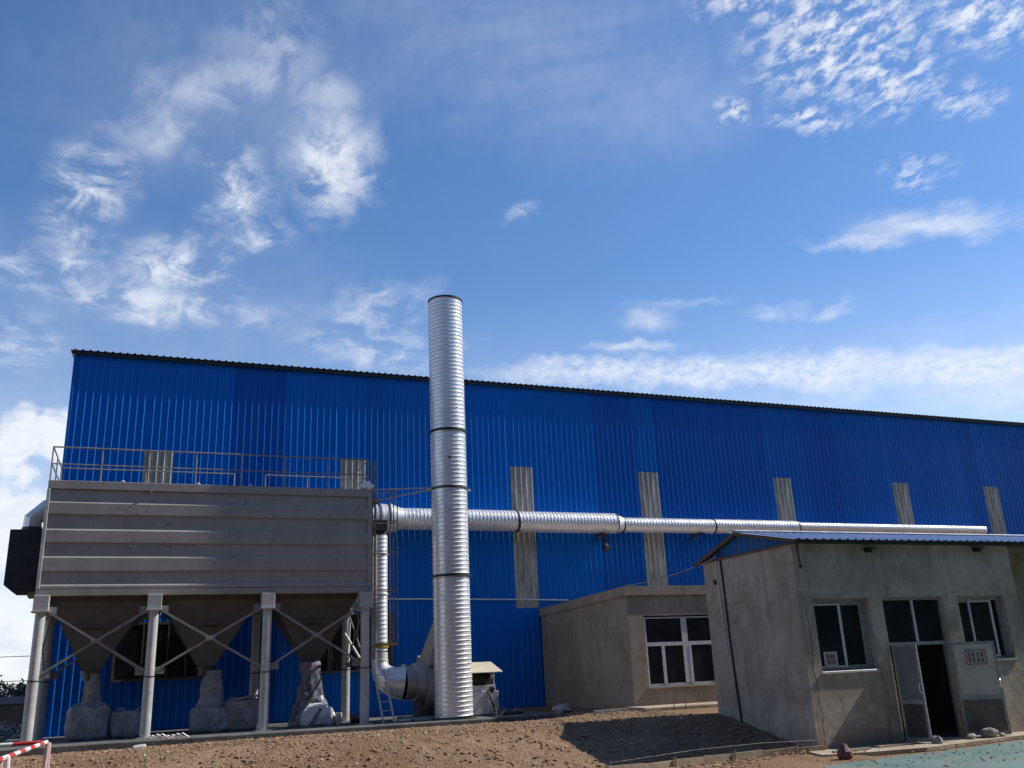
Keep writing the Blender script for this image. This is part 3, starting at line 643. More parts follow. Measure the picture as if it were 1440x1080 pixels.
# inlet box and elbow on the left end
m = MB(); yb0, yb1 = 25.75, 26.85
m.extrude([(-3.44, yb0, 4.32), (-3.25, yb0, 4.16), (-2.63, yb0, 4.16), (-2.63, yb0, 5.70), (-3.44, yb0, 5.70)], (0, yb1-yb0, 0)); ib = link('inlet_box', m, DARKBOX, dc)
m = MB(); yc = 26.15
pts = [(-3.0, yc, 5.80), (-3.0, yc, 6.02), (-2.70, yc, 6.32), (-2.40, yc, 6.36)]
m.tube(pts, [.23, .23, .235, .24], 12); m.smooth = False; link('inlet_elbow', m, GALV2, dc)
m = MB(); m.lathe((-3.0, yc, 5.70), [(.20, 0), (.27, 0), (.27, .05), (.24, .05), (.24, .11)], 20); link('inlet_flange', m, DARKSTEEL, dc)
m = MB(); m.box(-2.9, -2.63, 25.9, 26.4, 4.03, 4.158); link('box_bracket', m, GREY, dc)
# caged ladder on the right end
for yy in (25.22, 25.60):
    m = MB(); m.bar((5.78, yy, 2.2), (5.78, yy, 7.75), .05, .03); link('ladder_rail', m, RAILMAT, dc)
for k in range(20):
    z = 2.35+.27*k; m = MB(); m.tube([(5.78, 25.22, z), (5.78, 25.60, z)], .013, 6); link('rung', m, DARKSTEEL, dc)
def hoop(z, mat, r=.013):
    m = MB(); m.tube([(5.78+.70*math.sin(t), 25.41-.32*math.cos(t), z) for t in np.linspace(0, math.pi, 16)], r, 6); link('cage_hoop', m, mat, dc)
for z in (6.88, 6.0, 5.13, 4.05): hoop(z, RAILMAT, .015)
hoop(2.6, YELLOW, .03)
for t in (50, 90, 130):
    t = R(t); m = MB(); m.bar((5.78+.70*math.sin(t), 25.41-.32*math.cos(t), 2.6), (5.78+.70*math.sin(t), 25.41-.32*math.cos(t), 6.9), .03, .012); link('cage_strap', m, RAILMAT, dc)

# ------------------------------------------------------------------ chimney
ch = thing('chimney_stack', (7.91, 24.9, .58), 'tall shiny galvanised spiral steel chimney rising above the blue wall', 'chimney')
CR = .515
def spiral(z0, z1, r, pitch=.122):
    pr = []; z = z0
    while z < z1-.01:
        e = min(z+pitch, z1)
        pr += [(r+.017, z), (r+.017, min(z+.012, e)), (r, min(z+.030, e)), (r+.002, (z+.03+e)/2), (r, e-.001)]; z = e
    pr.append((r, z1)); return pr
zs_ = [.62, 4.40, 6.90, 8.63, 12.84]
for a, b in zip(zs_[:-1], zs_[1:]):
    m = MB(); m.lathe((7.91, 24.9, 0), spiral(a+.002, b-.03, CR), 56, helix=.11); link('pipe_section', m, GALV, ch)
for z in (4.385, 8.615):
    m = MB(); m.lathe((7.91, 24.9, 0), [(CR-.02, z-.03), (CR+.05, z-.03), (CR+.05, z+.03), (CR-.02, z+.03)], 56); link('flange', m, BLACK, ch)
m = MB(); m.lathe((7.91, 24.9, 0), [(CR-.05, 12.805), (CR+.025, 12.805), (CR+.03, 12.86), (CR-.05, 12.86)], 56); link('rim', m, BLACK, ch)
m = MB(); m.lathe((7.91, 24.9, 0), [(CR-.03, .7), (CR-.03, 12.81)], 56); link('liner', m, DARKSTEEL, ch)
m = MB(); m.lathe((7.91, 24.9, 0), [(CR-.06, .58), (CR+.10, .58), (CR+.10, .615), (CR-.06, .615)], 40); link('base_plate', m, DARKSTEEL, ch)
m = MB(); m.lathe((7.91, 24.9, 0), [(CR-.02, 6.86), (CR+.028, 6.86), (CR+.028, 6.93), (CR-.02, 6.93)], 56); cl = link('clamp', m, DARKSTEEL, ch)
for sx in (-1, 1):
    m = MB(); m.box(7.91+sx*.60-.06, 7.91+sx*.60+.06, 24.86, 24.94, 6.865, 6.925); link('clamp_ear', m, GALV, cl)
m = MB(); m.lathe((7.78, 24.40, 7.75), [(.0, -.01), (.035, -.01), (.035, .01), (.0, .01)], 12, axis='Y'); link('inspection_plug', m, BLACK, ch)

# struts tying the chimney to the collector
for nm, a, b, lab in (('tie_strut', (5.60, 25.06, 6.845), (7.31, 24.87, 6.92), 'upper of two thin grey struts tying the chimney clamp to the collector roof corner'),
                      ('tie_strut', (5.62, 25.45, 6.72), (7.33, 24.93, 6.87), 'lower sagging grey strut between the chimney clamp and the collector end')):
    m = MB()
    if 'sag' in lab: m.tube([a, (5.85, 25.4, 6.62), (6.15, 25.3, 6.66), b], .024, 8)
    else: m.tube([a, b], .02, 8)
    solo(nm, m, GREYPOST, a, lab, 'strut', 'struts from collector to chimney')
m = rock((5.50, 25.08, 6.93), .19, 4, .72, 14); solo('foam_lump', m, WHITEP, (5.5, 25.08, 6.84), 'whitish rounded lump of sealing foam on the top right corner of the collector', 'foam lump')

# ------------------------------------------------------------------ horizontal duct, hung close to the wall
dz = 6.609; dy = 28.56
du = thing('exhaust_duct', (5.9, dy, dz), 'long horizontal galvanised duct tapering in steps along the blue wall', 'duct')
def ring_duct(xa, xb, r, cz):
    pr = []; x = xa
    while x < xb-.01:
        e = min(x+.128, xb); pr += [(r+.013, x), (r+.013, min(x+.012, e)), (r, min(x+.026, e)), (r, e-.002)]; x = e
    pr.append((r, xb)); m = MB(); m.lathe((0, dy, cz), pr, 28, axis='X', helix=.1); return m
def plain_duct(pr, cz, n=28): m = MB(); m.lathe((0, dy, cz), pr, n, axis='X'); return m
for xa, xb, r, cz in ((7.489, 11.401, 0.352, 6.63), (11.485, 15.229, 0.352, 6.609), (15.545, 19.31, 0.258, 6.567), (19.373, 23.139, 0.258, 6.578), (23.202, 32.92, 0.174, 6.609)):
    link('duct_section', ring_duct(xa, xb, r, cz), GALV, du)
link('reducer', plain_duct([(0.5, 6.963), (0.5, 7.005), (0.358, 7.383), (0.358, 7.489)], 6.63), GALV2, du)
link('reducer', plain_duct([(0.352, 15.25), (0.342, 15.271), (0.263, 15.503), (0.263, 15.545)], 6.588), GALV2, du)
link('reducer', plain_duct([(0.258, 23.139), (0.252, 23.149), (0.177, 23.191), (0.177, 23.212)], 6.593), GALV2, du)
link('duct_header', plain_duct([(0.463, 4.838), (0.463, 6.5), (0.494, 6.51), (0.494, 6.552), (0.463, 6.563), (0.463, 6.679), (0.494, 6.689), (0.494, 6.731), (0.473, 6.742), (0.479, 6.942)], 6.62), GALV, du)
for x, r, cz, mt in ((6.963, 0.515, 6.63, DARKSTEEL), (6.626, 0.5, 6.62, DARKSTEEL), (11.443, 0.379, 6.62, DARKSTEEL), (15.24, 0.379, 6.609, BLACK), (15.534, 0.284, 6.578, BLACK), (19.342, 0.284, 6.572, DARKSTEEL), (23.17, 0.284, 6.583, DARKSTEEL)):
    link('flange', plain_duct([(r-.04, x-.015), (r-.008, x-.015), (r-.008, x+.015), (r-.04, x+.015)], cz), mt, du)
m = MB(); m.lathe((32.92, dy, 6.609), [(.0, 0), (.178, 0), (.178, .03), (.0, .03)], 24, axis='X'); link('end_cap', m, GALV2, du)
m = MB(); m.box(5.98, 6.62, 28.2, 28.7, 7.103, 7.24, .01); link('damper_box', m, DARKSTEEL, du)
for i, (x, r, cz, lab) in enumerate(((14.725, .352, 6.609, 'rusty wall bracket with a dark hanging lamp-like block, under the duct reducer'), (18.721, .258, 6.567, 'dark wall bracket under the duct above the small annex'), (27.766, .174, 6.609, 'small dark bracket under the thin far end of the duct'))):
    b = thing('duct_bracket', (x, 28.97, cz-r), lab, 'bracket', 'brackets holding the duct')
    zb = cz-r-.03
    m = MB(); m.bar((x, 28.2, zb-.02), (x, 28.965, zb-.02), .045, .045); link('arm', m, RUST if i == 0 else DARKSTEEL, b)
    m = MB(); m.box(x-.05, x+.05, 28.905, 28.968, zb-.16, zb+.1); link('wall_plate', m, DARKSTEEL, b)
    m = MB(); m.tube([(x+dx, 28.52, zb-.01+.24*abs(dx)) for dx in (-.24, -.1, .1, .24)], .022, 6); link('saddle', m, DARKSTEEL, b)
    if i == 0:
        m = MB(); m.tube([(x-.02, 28.35, zb-.05), (x-.03, 28.35, zb-.34), (x-.03, 28.35, zb-.42)], [.05, .05, .08], 12); m.box(x-.13, x+.07, 28.26, 28.44, zb-.62, zb-.42, .02); link('block', m, BLACK, b)

# ------------------------------------------------------------------ downcomer and fan
dn = thing('vertical_duct', (6.16, 26.22, 2.2), 'slim galvanised vertical duct with a bright elbow, behind the caged ladder', 'duct')
m = MB(); pr = []; z = 2.42
while z < 5.69: pr += [(.225, z), (.225, z+.012), (.217, z+.024), (.217, z+.118)]; z += .122
pr.append((.217, 5.72)); m.lathe((6.16, 26.22, 0), pr, 24, helix=.1); link('duct_section', m, GALV, dn)
m = MB(); m.lathe((6.16, 26.22, 0), [(.19, 5.72), (.19, 6.1)], 20, cap=True); m.box(5.60, 6.34, 26.02, 26.42, 5.86, 6.14); link('shaded_gap_stub', m, BLACK, dn)  # black stub stands in for the shaded gap over the pipe
for z in (5.17, 4.02): 
    m = MB(); m.lathe((6.16, 26.22, 0), [(.21, z-.02), (.245, z-.02), (.245, z+.02), (.21, z+.02)], 24); link('clamp_band', m, GALV2, dn)
m = MB(); m.lathe((6.16, 26.22, 0), [(.215, 2.54), (.25, 2.54), (.25, 2.60), (.215, 2.60)], 24); link('flange', m, YELLOW, dn)
m = MB(); m.lathe((6.16, 26.22, 0), [(.225, 2.20), (.225, 2.42)], 24); m.lathe((6.16, 26.22, 0), [(.22, 2.17), (.245, 2.17), (.245, 2.21), (.22, 2.21)], 24); link('collar', m, GALV2, dn)
m = MB(); arc = [(6.16, 26.22, 2.18), (6.17, 26.21, 2.02), (6.23, 26.17, 1.86), (6.36, 26.1, 1.70), (6.55, 26.03, 1.60), (6.78, 26, 1.57)]; m.tube(arc, [.225, .245, .30, .37, .43, .46], 24, cap=False); link('elbow', m, GALV2, dn)
fan = thing('blower_fan', (7.5, 26, .58), 'grey steel centrifugal blower behind the chimney foot with a wide round inlet', 'fan')
m = MB(); m.lathe((0, 26, 1.57), [(.46, 6.79), (.50, 6.79), (.50, 6.83), (.46, 6.84), (.46, 7.06), (.52, 7.08), (.54, 7.20), (.55, 7.24), (.55, 7.34)], 28, axis='X'); link('inlet', m, DULLGALV, fan)
m = MB(); m.lathe((0, 26, 1.57), [(.44, 6.80), (.485, 6.80), (.485, 6.82), (.44, 6.82)], 28, axis='X'); link('inlet_band', m, RUST, fan)
m = MB(); th = np.linspace(0, 2*math.pi, 40, endpoint=False); m.extrude([(7.34, 26.05+(.70+.16*t/6.28)*math.cos(t+1.2), 1.55+(.70+.16*t/6.28)*math.sin(t+1.2)) for t in th], (.62, 0, 0)); link('volute', m, DULLGALV, fan)
m = MB(); m.hexa([(7.34, 25.35, 2.0), (8.1, 25.35, 2.0), (8.1, 26.6, 2.0), (7.34, 26.6, 2.0), (7.62, 25.2, 3.22), (8.1, 25.2, 3.22), (8.1, 25.75, 3.22), (7.62, 25.75, 3.22)]); link('outlet_transition', m, DULLGALV, fan)
m = MB(); m.extrude([(7.33, 25.55, 2.22), (7.50, 25.55, 2.22), (7.45, 25.55, 1.75)], (0, .02, 0)); link('lifting_plate', m, WHITEP, fan)
m = MB(); m.box(7.18, 8.05, 25.72, 26.5, .58, 1.12, .01); link('pedestal', m, DARKSTEEL, fan)
m = MB(); m.box(6.7, 8.3, 25.66, 25.74, .582, .66); m.box(6.7, 8.3, 26.4, 26.48, .582, .66); link('skid', m, GREYPOST, fan)
m = MB(); m.lathe((0, 26, 1.3), [(.05, 8.0), (.05, 8.75)], 12, axis='X'); link('shaft', m, DARKSTEEL, fan)
mo = thing('fan_motor', (9.05, 25.7, .58), 'fan motor on a pale grey cabinet under a tilted tan sheet beside the chimney foot', 'motor')
m = MB(); m.box(8.62, 9.43, 25.45, 26.05, .62, 1.24, .012); m.box(8.62, 9.36, 25.50, 26.0, 1.242, 1.40, .01); link('cabinet', m, CABINET, mo)
m = MB(); m.box(9.12, 9.41, 25.43, 25.447, .70, 1.12); link('cabinet_door', m, CABINET, mo)
m = MB(); m.lathe((0, 25.75, 1.56), [(.001, 8.55), (.14, 8.55), (.20, 8.60)]+[(r, 8.62+.04*k) for k in range(16) for r in ((.22, .20) if k % 2 else (.20, .22))][:28]+[(.19, 9.25), (.10, 9.36), (.001, 9.36)], 20, axis='X'); link('motor_body', m, BLACK, mo)
m = MB(); m.hexa([(8.45, 25.30, 1.735), (9.53, 25.30, 1.735), (9.42, 26.0, 2.02), (8.45, 26.0, 2.02), (8.45, 25.30, 1.755), (9.53, 25.30, 1.755), (9.42, 26.0, 2.04), (8.45, 26.0, 2.04)]); link('cover_sheet', m, TANSHEET, mo)
for x in (8.68, 9.36):
    m = MB(); m.bar((x, 25.62, 1.39), (x, 25.62, 1.86), .03); link('cover_leg', m, GALV2, mo)
m = MB(); m.tube([(9.10, 25.44, 1.24), (9.12, 25.30, 1.12), (9.16, 25.27, .95), (9.24, 25.26, .72), (9.42, 25.25, .62), (9.75, 25.27, .61), (10.1, 25.35, .61)], .035, 10); link('cable_hose', m, BLACK, mo)
m = MB(); m.lathe((9.22, 25.42, 1.27), [(.001, -.03), (.075, -.03), (.08, .03), (.001, .03)], 16, axis='Y'); link('socket', m, BLACK, mo)
m = MB(); m.box(8.55, 9.5, 25.42, 26.08, .575, .62); link('skid', m, DARKSTEEL, mo)

# short ladder leaning on the right front post
la = thing('short_ladder', (5.96, 25.0, .58), 'short pale metal ladder leaning below the caged ladder, right of the last post', 'ladder')
A0, A1, B0, B1 = Vector((5.92, 24.75, .585)), Vector((5.74, 25.15, 1.95)), Vector((6.22, 24.75, .585)), Vector((6.02, 25.15, 1.95))
for a, b in ((A0, A1), (B0, B1)): m = MB(); m.bar(a, b, .045, .03); link('rail', m, GREYPOST, la)
for k in range(6):
    t = .06+.165*k; m = MB(); m.bar(A0.lerp(A1, t), B0.lerp(B1, t), .045, .022); link('step', m, TIMBER if k == 0 else GREYPOST, la)

# ------------------------------------------------------------------ bags under the hoppers
def bigbag(cx, w, h, mat, label, sleeve=None, seed=1, sq=5., nm='bulk_bag', cy=26.2):
    z0 = .585; t = thing(nm, (cx, cy, z0), label, 'sack', 'sacks under the dust collector')
    lv = [(z0, w*.46, w*.42), (z0+.04, w*.5, w*.47)] + [(z0+h*k, w*(.5+.035*math.sin(k*3.1)), w*(.47+.03*math.sin(k*3.1))) for k in (.2, .35, .5, .65, .8, .9)] + [(z0+h*.97, w*.46, w*.43), (z0+h, w*.38, w*.36), (z0+h*1.02, w*.2, w*.2)]
    link('sack_body', bag_mesh(cx, cy, lv, 72, .022, seed, sq), mat, t)
    for sx in (-1, 1):
        for sy in (-1, 1):
            p = Vector((cx+sx*w*.42, cy+sy*w*.4, z0+h*.9)); m = MB(); m.tube([p, p+Vector((-sx*.05, 0, .12)), p+Vector((-sx*.18, 0, .13)), p+Vector((-sx*.24, 0, .04))], .016, 6); link('lifting_loop', m, mat, t)
    if sleeve:
        zt, rt_, rb, mt = sleeve
        lv = [(z0+h*.98, rb, rb*.9), (z0+h+(zt-z0-h)*.3, rb*.75, rb*.7), (z0+h+(zt-z0-h)*.6, (rb*.5+rt_*.5)*.85, (rb*.5+rt_*.5)*.8), (zt-.12, rt_*.95, rt_*.95), (zt, rt_, rt_)]
        link('filling_sleeve', bag_mesh(cx, cy+.05, lv, 64, .020, seed+3, 2.), mt, t)
    return t
bigbag(-1.24, .92, .80, BAGGREY, 'grey bulk bag with a thin cloth sleeve tied up to the leftmost hopper', (2.14, .15, .24, BAGPINK), 2)
bigbag(-.28, .86, .62, BAGGREY, 'low grey bulk bag with a crumpled top beside the second post', None, 5)
bigbag(1.66, .92, .62, BAGGREY, 'dark bulk bag hanging by a wide sleeve from the middle hopper', (2.1, .22, .36, BAGGREY), 8)
t = bigbag(2.44, .82, .76, BAGPINK, 'boxy pinkish open sack leaning against the third post', None, 11, 7.)
m = MB(); m.tube([(2.08, 25.83, 1.32), (2.3, 25.80, 1.36), (2.5, 25.81, 1.40), (2.8, 25.83, 1.42)], .03, 8); link('rolled_rim', m, BAGPINK, t)
t = thing('filling_bag', (4.25, 26.1, .585), 'white sack in a clear plastic sleeve under the right hopper, partly sunlit', 'sack', 'sacks under the dust collector')
link('collar', bag_mesh(4.22, 26.25, [(1.93, .24, .24), (1.98, .27, .27), (2.18, .28, .28), (2.24, .25, .25)], 28, .015, 4, 2.5), SLEEVE, t)
link('plastic_sleeve', bag_mesh(4.24, 26.2, [(.60, .54, .48), (.8, .52, .46), (1.05, .45, .40), (1.4, .36, .33), (1.7, .28, .27), (1.96, .235, .235)], 40, .035, 6, 2.3), FILM, t)
link('sack_body', bag_mesh(4.36, 25.97, [(.59, .42, .30), (.63, .46, .33), (.8, .46, .33), (.95, .40, .29), (1.08, .26, .22), (1.16, .12, .12)], 40, .05, 9, 3.), BAGWHITE, t)
m = MB(); m.bar((4.16, 25.55, .60), (4.42, 25.56, 1.02), .09, .012, (0, 1, 0)); link('strap', m, SLEEVE, t)
m = MB(); m.lathe((4.93, 25.75, .585), [(.001, 0), (.085, 0), (.09, .02), (.09, .27), (.075, .30), (.001, .30)], 18); solo('paint_can', m, worn('cream_can', (.52, .46, .36), (.62, .57, .47), .5), (4.93, 25.75, .585), 'small cream cylindrical can standing on the pad by the right post', 'can')
m = MB(); m.lathe((5.27, 25.85, .70), [(.001, 0), (.11, 0), (.12, .03), (.12, .26), (.09, .30), (.001, .30)], 16, axis='X'); solo('dark_drum', m, DARKSTEEL, (5.4, 25.85, .585), 'small dark drum lying on its side by the right post', 'drum')
for i, (a, b, lab) in enumerate((((5.33, 27.1, 3.0), (5.75, 27.0, 2.3), 'white plastic pipe leaning steeply behind the right post'), ((5.42, 27.2, 2.2), (5.50, 27.2, 3.4), 'upright pale pipe behind the right post'))):
    m = MB(); m.tube([a, b], .035, 10); solo('loose_pipe', m, WHITEP if i == 0 else GREYPOST, a, lab, 'pipe', 'pipes behind the right post')
for i, (x, y, sx) in enumerate(((6.55, 25.3, .5), (7.1, 25.15, .45))):
    m = MB(); m.box(x-sx/2, x+sx/2, y-.06, y+.06, .582, .64, .008); solo('timber_offcut', m, WHITEP if i == 0 else GREYPOST, (x, y, .58), ('white painted timber offcut on the pad under the fan inlet', 'grey timber offcut on the pad beside the chimney foot')[i], 'timber')

# ------------------------------------------------------------------ small annex against the warehouse
an = thing('plaster_annex', (14.9, 22.8, .5), 'plain grey-brown rendered annex with a flat roof and white window, against the blue wall', 'annex')
AX0, AX1, AY0, AY1 = 12.35, 21.5, 22.8, 28.90
wz = [(12.84, 15.75, 1.17, 3.06)]
link('front_wall', holed_wall(AX0, AX1, .3, 3.62, AY0, AY0+.24, wz), PLASTER2, an)
m = MB(); m.hexa([(AX0, AY0+.242, .3), (AX0+.24, AY0+.242, .3), (AX0+.24, AY1, .3), (AX0, AY1, .3), (AX0, AY0+.242, 3.62), (AX0+.24, AY0+.242, 3.62), (AX0+.24, AY1, 3.46), (AX0, AY1, 3.46)]); link('side_wall', m, PLASTER2, an)
m = MB(); m.box(AX1-.24, AX1, AY0+.242, AY1, .3, 3.45); link('side_wall', m, PLASTER2, an)
m = MB(); e = .05; m.hexa([(AX0-e, AY0-e, 3.622), (AX1+e, AY0-e, 3.622), (AX1+e, AY1+.03, 3.465), (AX0-e, AY1+.03, 3.465), (AX0-e, AY0-e, 3.88), (AX1+e, AY0-e, 3.88), (AX1+e, AY1+.03, 3.72), (AX0-e, AY1+.03, 3.72)]); link('roof_slab', m, PLASTER2, an)
m = MB(); m.box(AX0+.245, AX1-.245, AY0+.245, AY1-.01, .52, .56); link('floor', m, INNER, an)
f = MB(); xa, xb, za, zb = wz[0]; ya, yb = AY0+.05, AY0+.11
f.box(xa+.002, xb-.002, ya, yb, za+.002, za+.075); f.box(xa+.002, xb-.002, ya, yb, zb-.08, zb-.04); f.box(xa+.002, xa+.07, ya, yb, za+.075, zb-.08); f.box(xb-.07, xb-.002, ya, yb, za+.075, zb-.08)
w = link('window', f, PVC, an)
m = MB(); m.box(14.05, 14.23, ya-.004, yb+.004, za+.076, zb-.081); link('mullion', m, PVC, w)
m = MB(); m.box(xa+.071, 14.049, ya-.002, yb, 2.24, 2.34); m.box(14.231, xb-.071, ya-.002, yb, 2.24, 2.34); link('transom', m, PVC, w)
m = MB(); m.box(13.36, 13.45, ya-.012, yb, za+.076, 2.239); link('sash_stile', m, PVC, w)
m = MB(); m.box(14.235, 14.31, ya-.012, yb, za+.076, 2.239); link('sash_stile', m, PVC, w)
m = MB(); m.box(15.0, 15.09, ya-.012, yb, za+.076, 2.239); link('sash_stile', m, PVC, w)
for (a, b, c, d) in ((xa+.071, 13.359, za+.076, 2.239), (13.451, 14.049, za+.076, 2.239), (14.311, 14.999, za+.076, 2.239), (15.091, xb-.071, za+.076, 2.239), (xa+.071, 14.049, 2.341, zb-.081), (14.231, xb-.071, 2.341, zb-.081)):
    m = MB(); m.box(a, b, ya+.02, ya+.03, c, d); link('pane', m, GLASS, w)
m = MB(); m.box(xa-.05, xb+.05, AY0-.05, AY0+.048, za-.05, za, .006); link('window_sill', m, PLASTER2, an)
m = MB(); m.box(12.05, 17, 21.75, 22.795, .52, .70, .02); solo('porch_slab', m, TANCON, (14.5, 22.3, .52), 'sunlit tan concrete slab along the foot of the annex front wall', 'slab')
for x in (12.9, 13.25):
    m = MB(); m.tube([(x, 21.7, .45), (x+.01, 21.7, .95)], .012, 6); solo('iron_peg', m, RUST, (x, 21.7, .5), ('left' if x < 13 else 'right')+' of two thin iron pegs standing before the annex slab', 'peg', 'iron pegs')

# ------------------------------------------------------------------ front house with the open door
ho = thing('plaster_house', (15.4, 15.45, 0), 'weathered grey rendered house with blue gabled sheet roof, open double door and two windows', 'house')
HX0, HX1, HY0, HY1, HZ = 12.32, 18.44, 15.45, 18.78, 4.03
holes = [(12.68, 14.13, 1.47, 2.90), (14.50, 16.20, -.02, 2.91), (16.62, 18.02, 1.55, 2.91)]
link('front_wall', holed_wall(HX0, HX1, -.3, HZ, HY0, HY0+.24, holes), PLASTER, ho)
m = MB(); m.box(HX0, HX0+.24, HY0+.242, HY1, -.3, HZ); link('side_wall', m, PLASTER, ho)
m = MB(); m.box(HX0+.242, 25, HY1-.24, HY1, -.3, HZ); link('rear_wall', m, PLASTER, ho)
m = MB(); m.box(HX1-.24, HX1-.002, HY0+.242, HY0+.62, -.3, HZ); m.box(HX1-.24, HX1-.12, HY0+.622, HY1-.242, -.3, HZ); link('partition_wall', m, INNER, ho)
m = MB(); m.box(HX1, 25, HY0+.55, HY0+.79, -.3, HZ); link('recessed_wall', m, PLASTER2, ho)
m = MB(); m.box(24.76, 25.0, HY0+.80, HY1-.25, -.3, HZ-.002); link('side_wall', m, PLASTER, ho)
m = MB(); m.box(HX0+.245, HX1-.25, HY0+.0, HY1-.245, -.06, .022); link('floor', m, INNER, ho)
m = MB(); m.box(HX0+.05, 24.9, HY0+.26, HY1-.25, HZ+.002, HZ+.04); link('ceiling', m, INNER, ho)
# windows: sliding sashes set back in the reveal
def house_window(xa, xb, za, zb, sashes, sill):
    ya, yb = HY0+.13, HY0+.19; f = MB()
    f.box(xa+.002, xb-.002, ya, yb, za+.002, za+.06); f.box(xa+.002, xb-.002, ya, yb, zb-.09, zb-.002); f.box(xa+.002, xa+.05, ya, yb, za+.06, zb-.09); f.box(xb-.10, xb-.002, ya, yb, za+.06, zb-.09)
    w = link('window', f, ALU, ho)
    for k, (a, b) in enumerate(sashes):
        yy = ya-.014+.034*k; s_ = MB(); s_.box(a, a+.045, yy, yy+.026, za+.062, zb-.092); s_.box(b-.065, b, yy, yy+.026, za+.062, zb-.092); s_.box(a+.045, b-.065, yy, yy+.026, za+.062, za+.10); s_.box(a+.045, b-.065, yy, yy+.026, zb-.13, zb-.092)
        sh = link('sash', s_, ALU if k else PVC, w); p = MB(); p.box(a+.046, b-.066, yy+.009, yy+.016, za+.101, zb-.131); link('pane', p, GLASS, w)
    m = MB(); m.box(xa-.03, xb+.02, HY0-.03, HY0+.128, za-.05, za, .006); link('window_sill', m, CONCRETE if not sill else PVC, ho)
    return w
w1 = house_window(*holes[0], [(12.735, 13.45), (13.36, 14.025)], True)
w3 = house_window(*holes[2], [(17.03, 17.72), (16.68, 17.10)], False)
# door frame and transom light
ya, yb = HY0+.10, HY0+.18; xa, xb, za, zb = holes[1]
f = MB(); f.box(xa+.002, xa+.045, ya, yb, 1.98, zb-.06); f.box(xb-.05, xb-.002, ya, yb, 1.98, zb-.06); f.box(xa+.002, xb-.002, ya, yb, zb-.06, zb-.002); f.box(xa+.002, xb-.002, ya-.015, yb, 1.91, 1.98)
f.box(xa+.002, xa+.05, ya, yb, .022, 1.91); f.box(xb-.055, xb-.002, ya, yb, .022, 1.91)
df = link('door_frame', f, ALU, ho)
m = MB(); m.box(15.37, 15.42, ya-.004, yb-.002, 1.981, zb-.061); link('mullion', m, PVC, df)
for a, b in ((xa+.046, 15.369), (15.421, xb-.051)): m = MB(); m.box(a, b, ya+.03, ya+.04, 1.981, zb-.061); link('pane', m, GLASS, df)
def leaf(width, hinge, ang, sgn, upper, lower, seg_z=.78):
    """door leaf: stiles, rails, upper and lower panel; built along +x from the hinge then turned"""
    T = Matrix.Translation(hinge) @ Matrix.Rotation(ang, 4, 'Z')
    def tr(mb):
        n = MB(); n.v = [tuple(T @ Vector((sgn*a, b, c))) for a, b, c in mb.v]; n.f = mb.f; return n
    f = MB(); h = 1.90
    f.box(0, .05, -.02, .02, .03, h); f.box(width-.05, width, -.02, .02, .03, h); f.box(.05, width-.05, -.02, .02, h-.05, h); f.box(.05, width-.05, -.02, .02, .03, .10); f.box(.05, width-.05, -.021, .021, seg_z-.05, seg_z+.04)
    d = link('door', tr(f), ALU, ho)
    m = MB(); m.box(.05, width-.05, -.008, .008, seg_z+.041, h-.051); link('upper_panel', tr(m), upper, d)
    m = MB(); m.box(.05, width-.05, -.010, .010, .101, seg_z-.051); link('lower_panel', tr(m), lower, d)
    m = MB(); m.tube([(width-.03, -.03, .95), (width-.03, -.07, .98), (width-.03, -.07, 1.10), (width-.03, -.03, 1.13)], .011, 6); link('handle', tr(m), GALV2, d)
    return d, T
leaf(.60, (xa+.05, HY0-.012, .03), R(-84), 1, FROST, DOORDARK)
dr, T = leaf(.86, (xb-.05, HY0-.012, .03), R(-38), 1, DOORPANEL, DOORLOW)
def notice(parent, T, cx, cz, w, h, y, rows, frame):
    def tr(mb): n = MB(); n.v = [tuple(T @ Vector(v)) for v in mb.v]; n.f = mb.f; return n
    m = MB(); m.box(cx-w/2, cx+w/2, y-.004, y, cz-h/2, cz+h/2); p = link('notice', tr(m), PAPER, parent)
    if parent.parent.parent is not None: p.parent = parent.parent if False else parent
    m = MB(); e = .016
    if frame:
        for (a, b, c, d) in ((cx-w/2+.012, cx+w/2-.012, cz+h/2-.012-e, cz+h/2-.012), (cx-w/2+.012, cx+w/2-.012, cz-h/2+.012, cz-h/2+.012+e), (cx-w/2+.012, cx-w/2+.012+e, cz-h/2+.03, cz+h/2-.03), (cx+w/2-.012-e, cx+w/2-.012, cz-h/2+.03, cz+h/2-.03)): m.box(a, b, y-.0056, y-.0045, c, d)
    rr = random.Random(int(cx*100)); nr = len(rows)
    for i, k in enumerate(rows):          # worn character-like strokes, illegible in the photograph too
        ch_ = (h-.09)/nr*.84; cw = (w-.09)/k*.86
        for j in range(k):
            ox = cx-w/2+.045+(w-.09)/k*(j+.5); oz = cz+h/2-.045-(h-.09)/nr*(i+.5)
            for s_ in range(3): zz1 = oz+ch_*(.42-.40*s_); wd = cw*rr.uniform(.30, .5); m.box(ox-wd, ox+wd, y-.0056, y-.0046, zz1-.010, zz1+.010)
            for s_ in range(rr.choice((1, 2, 2))): xx1 = ox+cw*rr.uniform(-.32, .32); m.box(xx1-.010, xx1+.010, y-.0066, y-.0057, oz-ch_*.46, oz+ch_*rr.uniform(.2, .46))
    return p, tr(m)
def add_notice(owner_part, T, *a):
    p, ink = notice(owner_part, T, *a)
    return p, ink
p, ink = notice(dr, T, .46, 1.58, .42, .32, -.0215, [4, 4], True); link('notice_print', ink, INK, dr)
p, ink = notice(w1, Matrix.Identity(4), 13.02, 1.70, .34, .30, HY0+.106, [4, 4], False); link('notice_print', ink, INK, w1)
